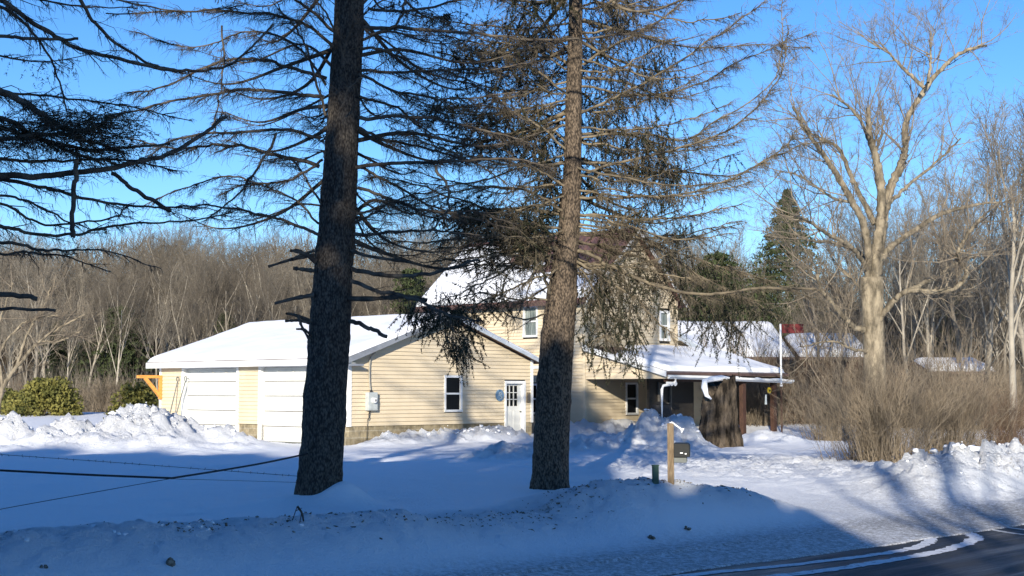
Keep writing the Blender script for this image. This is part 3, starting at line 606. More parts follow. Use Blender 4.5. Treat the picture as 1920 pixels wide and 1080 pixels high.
snow_slab('roof_snow', [q0, q1, q2, q3], nH, .14, mr, 110, 60, 24, .2, holes)
# wing on the far side
m = MB(); P = hp('B', HY + .25); siding(m, P, lambda z: HW + .0, lambda z: min(19.5, HW + (4.0 - z) / .36) if z > 2.5 else 19.5, .3, 3.98); m.build('wing_wall', M['siding'], hs_)
m = MB(); m.prism([hv((HW + .0, HY - .05, 4.0)), hv((19.8, HY - .05, 4.0 - .36 * 4.55)), hv((19.8, HY - .05, 4.12 - .36 * 4.55)), hv((HW + .0, HY - .05, 4.12))], (0, 6, 0)); wr = m.build('wing_roof', M['brown_metal'], hs_)
m = MB(); m.prism([hv((HW + .03, HY - .09, 3.90)), hv((19.8, HY - .09, 3.90 - .36 * 4.55)), hv((19.8, HY - .09, 4.10 - .36 * 4.55)), hv((HW + .03, HY - .09, 4.12))], (0, .035, 0)); hb(m, (HW + .031, HY - .1, 3.86), (HW + .32, HY + .1, 4.14)); m.build('wing_rake_board', M['fascia_shade_pale'], wr)
snow_slab('roof_snow', [hv((19.8, HY - .05, 4.122 - .36 * 4.55)), hv((19.8, HY + 5.9, 4.122 - .36 * 4.55)), hv((HW + .02, HY + 5.9, 4.122)), hv((HW + .02, HY - .05, 4.122))], (.36, 0, 1), .16, wr, 40, 40, 31, .15)
# porch
YP, XP0, XP1, ZP, ZW = -4.2, 9.86, 17.25, 2.52, 3.45
psl = (ZW - ZP) / (HY - YP)
m = MB(); m.prism([hv((XP0, YP, ZP)), hv((XP1, YP, ZP)), hv((XP1, HY - .03, ZW)), hv((XP0, HY - .03, ZW))], (0, 0, .09)); pr = m.build('porch_roof', M['brown_metal'], hs_)
m = MB(); m.prism([hv((XP0 - .03, YP - .02, ZP - .06)), hv((XP0 - .03, HY - .03, ZW - .06)), hv((XP0 - .03, HY - .03, ZW + .13)), hv((XP0 - .03, YP - .02, ZP + .13))], (.03, 0, 0)); m.build('porch_rake_board', M['white'], pr)
m = MB(); Pt = hp('A', HX); siding(m, Pt, lambda z: (YP + .25) if z < ZP else YP + .25 + (z - ZP + .03) / psl, lambda z: HY - .05, 2.50, ZW - .12); m.build('porch_side_gable', M['siding'], hs_)
m = MB(); hb(m, (HX - .02, YP + .1, 2.40), (HX + .10, HY - .05, 2.50)); m.build('porch_beam', M['siding'], hs_)
m = MB(); hb(m, (HX + .1, YP + .15, 2.30), (XP1 - .1, YP + .27, 2.50)); m.build('porch_header', M['dark_wood'], hs_)
m = MB(); m.prism([hv((HX + .12, YP + .3, 2.56)), hv((XP1 - .02, YP + .3, 2.56)), hv((XP1 - .02, HY - .04, 3.36)), hv((HX + .12, HY - .04, 3.36))], (0, 0, .02)); m.build('porch_ceiling', M['dark_wood'], hs_)
# gutter and downspout
m = MB()
for (xa, xb, za, zb) in ((XP0 + .06, 12.55, 2.50, 2.48), (12.56, XP1 + .12, 2.47, 2.38)):
    m.prism([hv((xa, YP - .14, za - .05)), hv((xa, YP - .03, za - .11)), hv((xa, YP - .022, za + .02)), hv((xa, YP - .14, za + .02))], (xb - xa, 0, zb - za))
gt = m.build('gutter', M['white'], hs_)
k = 0
for x0_, x1_ in ((13.4, 14.1), (14.9, 15.3), (15.9, 16.9)):
    gs = Wood(); xx = np.linspace(x0_, x1_, 14); P_ = np.array([hv((x, YP - .08, 2.475 - (x - 12.56) * .019)) for x in xx]); gs.limb(P_, .025 + .03 * np.sin(np.linspace(0, 3.14, 14)) * (.6 + .4 * rng.random(14)), 7); gs.build('gutter_snow', M['roof_snow'], gt, True)
m = MB(); m.tube([hv(p) for p in ((10.25, YP - .09, 2.42), (10.25, YP - .1, 2.30), (10.20, YP + .02, 2.22), (9.98, YP + .2, 2.17), (9.93, YP + .22, 2.05), (9.93, YP + .22, .5))], .045, 8); m.build('downspout', M['white'], hs_)
q = [hv((XP0 + .05, YP - .0, ZP + .092)), hv((XP1, YP - .0, ZP + .092)), hv((XP1, HY - .03, ZW + .092)), hv((XP0 + .05, HY - .03, ZW + .092))]
def ph(u, w_): return np.where(u < .25 + .5 * w_ * (w_ > 2.4) + .12 * w_ * fbm(u, w_, 3, 8), .0, 1) * np.where(w_ < .2, .0, 1)
snow_slab('porch_roof_snow', q, (0, -psl, 1), .15, pr, 90, 50, 41, .25, ph)
for x in (14.55, 16.5):
    m = MB(); hb(m, (x - .09, YP + .12, .2), (x + .09, YP + .28, 2.3)); m.build('porch_post', M['dark_wood'], hs_)
m = MB(); hb(m, (13.72, YP + .5, .3), (14.2, YP + .56, 2.25)); hb(m, (14.22, YP + .5, .3), (14.30, YP + .58, 2.25)); m.build('storm_panel', M['frost'], hs_)
# dark recess of the porch: its shade put into black boards; screen door
for a_, b_ in (((14.0, HY - .5, .3), (15.2, HY - .04, 2.5)), ((11.05, -2.6, .3), (13.6, -2.5, 2.6))): m = MB(); hb(m, a_, b_); m.build('recess_shade_board', M['cable'], hs_)
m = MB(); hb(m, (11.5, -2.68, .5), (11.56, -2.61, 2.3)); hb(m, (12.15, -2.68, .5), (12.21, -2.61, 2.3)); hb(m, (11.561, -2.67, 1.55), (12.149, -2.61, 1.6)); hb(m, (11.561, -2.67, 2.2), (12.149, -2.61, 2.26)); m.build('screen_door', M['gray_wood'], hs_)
sc = MB(); sc.box((0, 0, 0), (.3, .12, .1)); sc.tube([(.05, 0, .06), (.05, -.1, .02)], [.05, .07], 10); sc.tube([(.24, 0, .06), (.24, -.1, .02)], [.05, .07], 10)
fl = empty('flood_light', tuple(lw(10.05, YP + .02, 2.20)), YAW, 'twin head flood light under the porch eave above the downspout', 'light'); sc.build('lamp_heads', M['white'], fl)
hg = empty('hanging_feeder', tuple(lw(16.1, YP + .2, 2.02)), YAW, 'yellow faced feeder hanging from the porch by the right post', 'bird feeder')
m = MB(); m.tube([(0, 0, .14), (0, 0, .45)], .008, 5); m.build('cord', M['black'], hg)
m = MB(); m.tube([(0, .1, 0), (0, -.06, 0)], [.15, .15], 14); m.build('housing', M['black'], hg)
m = MB(); m.tube([(.02, -.061, 0), (.02, -.10, 0)], [.11, .10], 14); m.build('face', M['yellow'], hg)
m = MB(); m.tube([(.02, -.101, -.01), (.02, -.11, -.01)], .04, 10); m.build('centre', M['black'], hg)
m = MB(); m.tube([(-.08, 0, -.15), (-.09, 0, -.5)], [.03, .045], 8); m.build('pendant', M['frost'], hg)
# grill under cover by the downspout
bq = empty('covered_grill', tuple(lw(10.75, -3.3, .75)), YAW, 'dark covered grill standing in the porch shade behind the downspout', 'grill')
m = MB(); m.tube([(0, 0, 0), (0, 0, .5), (0, 0, .78), (0, 0, .9)], [.36, .40, .33, .12], 14); m.build('cover', M['black'], bq)
for sx, sy in ((-1, -1), (-1, 1), (1, -1), (1, 1)): m = MB(); m.tube([(sx * .3, sy * .3, -.5), (sx * .25, sy * .25, .05)], .02, 6); m.build('leg', M['black'], bq)
# pole with red banner
pz = lw(15.85, -4.75, .3); pol = empty('flag_pole', tuple(pz), 0, 'slim white pole rising behind the porch corner with a brown lower half', 'pole')
m = MB(); m.tube([(0, 0, 1.92), (0, 0, 4.06)], .035, 8); m.tube([(0, 0, 1.86), (0, 0, 1.92)], .055, 8); m.build('upper_pole', M['white'], pol)
m = MB(); m.tube([(0, 0, -.2), (0, 0, 1.8595)], .03, 8); m.build('lower_pole', M['dark_wood'], pol)
fb = MB(); gx = np.linspace(0, 1, 12); V = []; 
for i, x in enumerate(gx):
    for z in (0, .32): V.append((x * .78 + .04, .05 * math.sin(x * 7) * x, 3.74 + z))
fb.add(V, [(2 * i, 2 * i + 2, 2 * i + 3, 2 * i + 1) for i in range(11)]); bo = fb.build('red_banner', M['red_cloth'], pol)
sdm = bo.modifiers.new('t', 'SOLIDIFY'); sdm.thickness = .01
# ---- neighbour buildings far right
def barn(name, px0, px1, D, y_eave, y_ridge, y_base, lbl, wallm, depth=7, cat='building', gap=0):
    p0 = at(px0, y_eave, D); p1 = at(px1, y_eave, D); zr = at(px0, y_ridge, D + depth / 2)[2]; zb = gz((p0[0] + p1[0]) / 2, D) - .4
    o = empty(name, (p0[0], p0[1], zb), 0, lbl, cat); Wd = p1[0] - p0[0]; ze = p0[2] - zb; zr -= zb
    m = MB(); m.box((0.2, .3, 0), (Wd - .2, depth - .3, ze)); m.prism([(0.2, .3, ze), (.2, depth - .3, ze), (.2, depth / 2, zr - .1)], (Wd - .4, 0, 0)); m.build('wall', wallm, o)
    m = MB(); m.prism([(0, 0, ze - .05), (0, depth / 2, zr), (0, depth, ze - .05), (0, depth, ze + .05), (0, depth / 2, zr + .1), (0, 0, ze + .05)], (Wd, 0, 0)); r_ = m.build('roof', M['red_metal'], o)
    sl2 = (zr - ze) / (depth / 2)
    snow_slab('roof_snow', [(0, 0, ze + .056), (Wd, 0, ze + .056), (Wd, depth / 2, zr + .106), (0, depth / 2, zr + .106)], (0, -sl2, 1), .22, r_, 40, 16, 51, .3)
    for k in range(3):
        m = MB(); xx = Wd * (.2 + .28 * k); m.box((xx, .26, ze * .35), (xx + .9, .2995, ze * .75)); m.build('window', M['glass'], o)
    return o
barn('neighbor_house', 1262, 1490, 59, 672, 612, 780, 'long brown neighbor building with a snowy roof beyond the porch', M['dark_wood'], 10, 'house')
barn('outbuilding', 1500, 1640, 60, 672, 636, 780, 'small outbuilding with snowy roof behind the big bare maple trunk', M['dark_wood'], 7, 'shed')
barn('storage_shed', 1745, 1868, 57, 699, 681, 780, 'reddish brown shed with a low snowy roof behind the brush on the right', M['brush_red'], 5, 'shed')
# ================================================================ mailbox group
mbx = empty('mailbox', tuple(at(1258, 903, 20.24) - np.array([0, 0, .12])), R(-8), 'charcoal roadside mailbox mounted on a weathered wooden post', 'mailbox')
m = MB(); m.box((-.045, -.045, -.3), (.045, .045, .93)); m.build('post', M['post_wood'], mbx, .004)
prof = [(0, 0), (.22, 0), (.22, .14)] + [(.11 + .11 * math.cos(t) if 0 else .22 - .045 * (1 - math.cos(t)), .14 + .045 * math.sin(t)) for t in np.linspace(.3, math.pi / 2, 5)] + [(0, .185)]
m = MB(); m.prism([(.047 + p[0], -.22, .47 + p[1]) for p in prof], (0, .5, 0)); bx = m.build('box', M['dk_plastic'], mbx, .006)
m = MB(); m.box((.135, -.235, .52), (.175, -.2205, .535)); m.build('latch', M['white'], bx); m = MB(); m.box((.20, -.232, .508), (.225, -.2205, .525)); m.build('latch', M['white'], bx)
m = MB(); m.box((.047, -.18, .39), (.225, .2, .4685)); m.build('newspaper_tray', M['gray_plastic'], mbx, .006)
m = MB(); m.prism([(-.02, 0, .935), (.02, 0, .955), (.15, 0, .862), (.19, 0, .86), (.155, 0, .79), (.14, 0, .845), (.02, 0, .935)], (0, .014, 0)); m.build('snow_arrow', M['white'], mbx)
gpt = empty('marker_post', tuple(at(1229, 905, 19.95) - np.array([0, 0, .1])), R(20), 'short green plastic utility marker post left of the mailbox', 'marker post')
m = MB(); m.box((-.043, -.025, -.2), (.043, .025, .33)); m.build('post', M['green_plastic'], gpt, .006)
m = MB(); m.box((-.046, -.028, .33), (.046, .028, .345)); m.build('cap', M['green_plastic'], gpt)
# ================================================================ wires
def wire(name, pts, r, m, lbl, cat, barbs=False):
    P = spline([at(*p) for p in pts], 60); W = Wood(); W.limb(P, np.full(60, r), 6)
    if barbs:
        n = 46; t = np.linspace(0, 58, n).astype(int); A = P[t]
        for k in range(2):
            d = rng.normal(size=(n, 3)) * [.4, .4, 1]; W.twigs(A - unit(d) * .022, A + unit(d) * .022, r * .6, 0)
    return tag(W.build(name, m), lbl, cat)
wire('barbed_wire', [(-160, 838, 17), (0, 852, 17.6), (200, 866, 18.4), (400, 881, 19.2), (575, 894, 20.1)], .004, M['cable'], 'thin barbed wire running from the left edge to the left spruce trunk', 'wire', True)
wire('black_rope', [(-150, 876, 15.5), (0, 882, 15.9), (160, 890, 16.3), (322, 896.5, 16.8)], .0135, M['black'], 'thick black cord hanging in the left foreground above the shaded yard', 'rope')
wire('black_rope', [(322, 896.5, 16.8), (420, 881, 17.8), (500, 867, 18.8), (580, 850, 20.0)], .0125, M['black'], 'black cord rising from the low knot to the left spruce trunk', 'rope')
wire('fence_wire', [(-100, 976, 13.5), (0, 955, 14.3), (160, 926, 15.6), (322, 897, 16.8)], .004, M['black'], 'thin dark wire from the lower left edge up to the knot in the cord', 'wire')
wire('fence_wire', [(322, 898, 16.8), (440, 901, 18.2), (570, 905, 20.0)], .003, M['cable'], 'faint taut wire from the cord knot right to the spruce base', 'wire')
# ================================================================ SPRUCES
def trunk(name, P, rad, m, parent, seed=0, ns=40, nr=190, rough=.05):
    Q = spline(P, nr); r = np.interp(np.linspace(0, 1, nr), np.linspace(0, 1, len(rad)), rad)
    th = np.linspace(0, 2 * math.pi, ns, endpoint=False); H, TH = np.meshgrid(np.arange(nr), th, indexing='ij')
    zz = Q[:, 2][:, None] * np.ones_like(TH)
    cx, sy = np.cos(TH), np.sin(TH)
    n = fbm(cx * 3.2 + 11 + seed, zz * 1.6 + sy * 3.1, 4, seed) * .9 + clods(TH * 3.4 + 20, zz * 4.3, seed + 2) * .8 + fbm(TH * 7, zz * 12, 3, seed + 7) * .45 + .5 * np.maximum(0, np.sin(zz * 8 + 1.5 * np.sin(TH + zz) + seed)) ** 6 + .8 * clods(TH * 1.6 + 3, zz * 1.7, seed + 11) ** 4
    # keep the seam closed
    f = np.minimum(TH, 2 * math.pi - TH) / .35; n = n * np.clip(f, 0, 1)
    flare = 1 + .32 * np.exp(-(zz - zz.min()) / .35) * (1 + .3 * np.sin(TH * 5 + seed))
    rr = r[:, None] * flare * (1 + rough * n)
    V = np.stack([Q[:, 0][:, None] + rr * cx, Q[:, 1][:, None] + rr * sy, zz], -1).reshape(-1, 3)
    i = np.arange(nr - 1)[:, None] * ns; j = np.arange(ns)[None, :]; j2 = (j + 1) % ns
    F_ = np.stack([i + j, i + j2, i + ns + j2, i + ns + j], -1).reshape(-1, 4)
    return link(name, mesh_np(name, V, F_), m, parent, True)
def dress(W, P, L, dens=1.0, tw=1.0, start=.12, hang=.55, rt=.0042, sec_len=.75):
    """side shoots and hanging twigs along a limb P (n x 3)"""
    n = len(P); T = unit(np.gradient(P, axis=0)); seg = np.linalg.norm(np.diff(P, axis=0), axis=1).sum()
    m = max(3, int(seg * 11 * dens)); t = start + (1 - start) * rng.random(m); f = t * (n - 1); i = np.minimum(f.astype(int), n - 2); fr = (f - i)[:, None]
    A = P[i] * (1 - fr) + P[i + 1] * fr; Td = T[i]
    side = unit(np.cross(Td, np.array([0, 0, 1.]))) * np.where(rng.random(m) < .5, 1, -1)[:, None]
    d = unit(Td * (.55 + .5 * rng.random(m))[:, None] + side * (.5 + .6 * rng.random(m))[:, None] + np.array([0, 0, -1.]) * (hang * (rng.random(m) * 1.1 - .25))[:, None] + rng.normal(0, .15, (m, 3)))
    ln = sec_len * (.25 + .75 * rng.random(m)) * (1.15 - .65 * t)
    B = A + d * ln[:, None]; W.twigs(A, B, rt * (1.0 + .8 * rng.random(m)), .10)
    # tertiary
    k = int(7 * tw)
    if k:
        idx = np.repeat(np.arange(m), k); u = rng.random(len(idx))[:, None]; A2 = A[idx] * (1 - u) + B[idx] * u
        d2 = unit(d[idx] * .45 + np.array([0, 0, -1.]) * (.25 + .8 * rng.random(len(idx)))[:, None] + rng.normal(0, .38, (len(idx), 3)))
        W.twigs(A2, A2 + d2 * (ln[idx] * (.12 + .38 * rng.random(len(idx))))[:, None], rt * .55, .12)
    return A, B
class Needles:
    def __init__(s): s.A = []; s.B = []
    def add(s, A, B): s.A.append(np.asarray(A, float)); s.B.append(np.asarray(B, float))
    def build(s, name, m, parent, per=26, ln=.045, wd=.006):
        A = np.concatenate(s.A); B = np.concatenate(s.B); n = len(A); idx = np.repeat(np.arange(n), per); u = rng.random(len(idx))[:, None]
        C_ = A[idx] * (1 - u) + B[idx] * u; T = unit(B - A)[idx]; k = len(idx)
        d = unit(rng.normal(size=(k, 3)) + T * .9); s_ = unit(np.cross(d, rng.normal(size=(k, 3)))) * wd; L_ = (ln * (.6 + .8 * rng.random(k)))[:, None]
        V = np.stack([C_ - s_, C_ + s_, C_ + d * L_], 1).reshape(-1, 3); T3 = np.arange(k)[:, None] * 3 + np.array([[0, 1, 2]])
        return link(name, mesh_np(name, V, None, T3), m, parent)
def clump(N, W, px, py, D, rx, rz, n, hang=1.0, dx=0.0, ry=.6):
    n = int(n * (.75 if py < 470 else .32)) if D > 21.4 else int(n * .8); c = at(px, py, D); s = D / F; m = n
    if ry > .5 and D > 21.4: c = at(px, py, D + .9)
    A = c + np.stack([rng.normal(0, rx * s * .5, m), rng.normal(0, ry, m), rng.normal(0, rz * s * .5, m)], -1)
    tx = np.interp(A[:, 2], t2P[:, 2], t2P[:, 0]); kp = ~((np.abs(A[:, 0] - tx) < .42) & (A[:, 1] < 23.1) & (A[:, 1] > 17)); A = A[kp]; m = len(A)
    d = unit(np.stack([rng.normal(dx, .45, m), rng.normal(0, .45, m), -hang * (.3 + rng.random(m)) + .15], -1)); L = .16 + .34 * rng.random(m)
    B = A + d * L[:, None]; N.add(A, B); W.twigs(A - d * .12, B, .004, .06)
def limb_from(W, path, D0, D1, r0, r1, dens=1, tw=1, hang=.55, n=None, jag=.012, sec=.75, start=.1):
    k = len(path); P = np.array([at(p[0], p[1], D0 + (D1 - D0) * i / (k - 1)) for i, p in enumerate(path)])
    n = n or 8 * k; Q = spline(P, n); Q = Q + np.stack([fbm(np.arange(n) * .35, np.full(n, i * 7. + P[0, 0]), 3, int(abs(P[0, 2] * 100)) % 97) for i in range(3)], -1) * jag * 2.2
    rr = np.linspace(r0, r1, n) * D0 / F; W.limb(Q, rr, 7); 
    if dens: dress(W, Q, 1, dens, tw, start, hang, sec_len=sec)
    return Q
def auto_limbs(W, N, base, top, zs, rtr, Lf, dens=.7, tw=.6, needles=0.0, az=None, seed=1):
    r_ = np.random.default_rng(seed)
    for z in zs:
        t = (z - base[2]) / (top[2] - base[2]); c = base + (top - base) * t
        a = r_.random() * 2 * math.pi if az is None else az[0] + (az[1] - az[0]) * r_.random()
        L = Lf(z) * (.65 + .5 * r_.random()); d = np.array([math.cos(a), math.sin(a), 0]); sgl = np.array([-d[1], d[0], 0]) * r_.normal(0, .18)
        up = r_.normal(.02, .10)
        P = [c + d * rtr * .6, c + (d + sgl * .3) * L * .3 + [0, 0, (up - .03) * L], c + (d + sgl * .7) * L * .65 + [0, 0, (up - .07) * L], c + (d + sgl) * L + [0, 0, (up - .02 + .06) * L]]
        Q = spline(P, 20); W.limb(Q, np.linspace(.016 + .0045 * L, .004, 20) * (.7 + .6 * r_.random()), 6)
        A, B = dress(W, Q, 1, dens, tw, .12, .6, sec_len=.85)
        if needles and r_.random() < needles:
            k = r_.random(len(A)) < .85; N.add(A[k], B[k])
            A2 = np.repeat((A[k] + B[k]) / 2, 2, 0); N.add(A2, A2 + rng.normal(0, .1, A2.shape) + [0, 0, -.22])
# --- left foreground spruce
T1 = empty('spruce_tree', (-2.69, 20.21, .35), 0, 'tall dark spruce with bare dead branches standing in front of the garage', 'tree', 'bare branched spruces along the road')
def rel(parent, P): return np.asarray(P, float) - np.array(parent.location)
def relw(Wd, parent):
    for i in range(len(Wd.V)): Wd.V[i] = Wd.V[i] - np.array(parent.location)
def reln(N, parent):
    for i in range(len(N.A)): N.A[i] = N.A[i] - np.array(parent.location); N.B[i] = N.B[i] - np.array(parent.location)
def px_trunk(pts, D): return [at(p[0], p[1], D) for p in pts]
p1 = px_trunk([(597, 975), (601, 900), (610, 760), (620, 600), (632, 420), (640, 300), (647, 180), (654, 40), (658, -60)], 20.2)
for k in range(1, 8): p1.append(p1[8] + (p1[8] - p1[6]) / np.linalg.norm(p1[8] - p1[6]) * 1.3 * k)
t1P = np.array(p1); rad1 = np.array([41, 40, 40, 39, 35, 32, 30, 28, 27, 25, 22, 19, 16, 13, 9, 4]) * 20.2 * .95 / F
trunk('trunk', rel(T1, t1P), rad1, M['bark'], T1, 3, 64, 420, .085)
W = Wood(); NN = Needles()
L1 = [ # path, D0, D1, r0, r1, dens
 ([(600, 440), (550, 420), (480, 400), (400, 385), (330, 386)], 20, 19, 5, 2, .8), ([(598, 310), (520, 290), (460, 275), (390, 272), (340, 280), (250, 262)], 20, 18.5, 6, 2, 1),
 ([(600, 258), (530, 245), (430, 248), (330, 262), (270, 300)], 20, 18, 5, 2, 1), ([(606, 184), (560, 178), (460, 168), (380, 180), (260, 205), (180, 235)], 20, 18.4, 6, 2, 1.1),
 ([(614, 148), (540, 125), (480, 110), (400, 120), (300, 165), (240, 175)], 20, 19, 5.5, 2, 1.1), ([(625, 85), (560, 40), (480, 25), (380, 20), (200, 25)], 20, 19, 5, 2, 1),
 ([(628, 60), (570, 10), (520, -20), (430, -50)], 20, 19, 5, 2, .8), ([(418, 50), (420, 130), (410, 190), (398, 237)], 19.4, 19.3, 3, 2, .5), ([(520, 252), (480, 320), (440, 370), (385, 415)], 19.2, 18.8, 4, 2, .6),
 ([(605, 300), (560, 330), (500, 345), (430, 330), (350, 350), (270, 385)], 20, 19, 4, 1.5, .9), ([(612, 215), (585, 120), (560, 60), (520, 10)], 20, 19.6, 4, 2, .6), ([(600, 380), (570, 330), (545, 300), (500, 300)], 20, 20.4, 3.5, 1.5, .8),
 ([(610, 160), (560, 90), (500, 60), (440, 65), (360, 90), (250, 60)], 20, 20.8, 4, 1.5, 1), ([(597, 420), (545, 370), (470, 345), (410, 365)], 20, 20.8, 3.5, 1.5, .9),
 ([(660, 503), (730, 516), (800, 512), (860, 497), (898, 488)], 20, 19, 6.5, 4, .15), ([(660, 527), (720, 548), (780, 562), (840, 590), (900, 602)], 20, 18.6, 6, 2.5, .6), ([(656, 600), (690, 615), (728, 630)], 20, 19.7, 6.5, 6, 0),
 ([(664, 440), (720, 437), (800, 430), (900, 440)], 20, 19.5, 5.5, 2, .8), ([(666, 312), (760, 306), (850, 303), (960, 298), (1030, 315)], 20, 19.2, 6, 2, 1), ([(670, 222), (740, 218), (830, 226), (930, 250), (1000, 270)], 20, 19.4, 6, 2, 1),
 ([(672, 240), (720, 262), (790, 275), (880, 300), (950, 345)], 20, 20.5, 5, 2, 1), ([(668, 350), (730, 372), (800, 395), (900, 400), (960, 420)], 20, 20, 5, 2, 1), ([(668, 310), (720, 335), (780, 372), (850, 400), (960, 430)], 20, 20.6, 4.5, 2, .9),
 ([(676, 128), (740, 135), (830, 130), (930, 128), (1010, 112)], 20, 19.5, 5, 2, 1), ([(684, 50), (760, 52), (860, 60), (1010, 75), (1150, 66), (1230, 50)], 20, 18.8, 6, 2, .9), ([(760, -10), (755, 25), (735, 50), (700, 62), (680, 55)], 20, 19, 4, 3, .3),
 ([(678, 90), (740, 100), (810, 140), (900, 165), (990, 230)], 20, 20.5, 4.5, 1.5, 1), ([(815, 315), (838, 345), (838, 395), (806, 437)], 19.3, 19.2, 4.5, 3, .1), ([(668, 400), (690, 395), (760, 370), (840, 352)], 20, 20, 4, 1.5, .9),
 ([(660, 420), (700, 400), (735, 380), (790, 385)], 20, 20, 4, 1.5, .8), ([(672, 180), (740, 200), (800, 245), (880, 262)], 20, 21, 4.5, 1.5, 1), ([(640, 120), (655, 60), (690, 20), (750, -20)], 19.6, 19, 3.5, 2, .6),
 ([(645, 110), (630, 60), (600, 10), (560, -30)], 19.6, 19, 4, 2, .6), ([(675, 140), (760, 175), (860, 185), (980, 170)], 20, 19.5, 4.5, 1.5, 1), ([(690, 15), (780, 20), (880, -5), (960, -30)], 20, 19.5, 4.5, 2, 1),
 ([(640, 200), (660, 160), (700, 130), (760, 90)], 19.7, 19.4, 3, 1, .5)]
for (pth, a_, b_, r0, r1, de) in L1: limb_from(W, pth, a_, b_, r0 * .68, r1 * .6, de * 2.2, 1.6, jag=.016)
for (pth, r) in (([(592, 490), (565, 473), (545, 470)], 5.5), ([(590, 478), (545, 487), (503, 500)], 3.5), ([(590, 508), (550, 503)], 4.5), ([(588, 553), (550, 560), (515, 569)], 4.5), ([(585, 602), (550, 590), (537, 588)], 3.5), ([(580, 605), (560, 601), (535, 602)], 3.5),
                 ([(582, 640), (566, 612), (558, 590)], 3.2), ([(583, 628), (570, 618), (556, 617)], 3), ([(590, 470), (560, 480), (548, 486)], 3), ([(660, 470), (690, 480), (770, 492)], 4), ([(655, 560), (700, 560), (760, 556), (800, 563)], 4.5)):
    P = spline([at(x, y, 20.0 - .1 * i) for i, (x, y) in enumerate(pth)], 14); stubs = Wood(); stubs.limb(P, np.linspace(r, r * .7, 14) * 20 / F * (1 + .15 * rng.normal(size=14)), 7); relw(stubs, T1); stubs.build('broken_stub', M['limb'], T1)
b1, t1 = t1P[8], t1P[-1]
auto_limbs(W, NN, b1, t1, np.linspace(7.6, 16.6, 72), .2, lambda z: 4.6 - .24 * (z - 8), 1.0, .7, .25, seed=5)
auto_limbs(W, NN, t1P[3], t1P[8], np.linspace(4.2, 7.6, 34), .3, lambda z: 3.3, .9, .8, 0, az=(.2, 2.9), seed=8)
relw(W, T1); W.build('crown', M['limb'], T1); reln(NN, T1); NN.build('foliage', M['needle'], T1, 30)
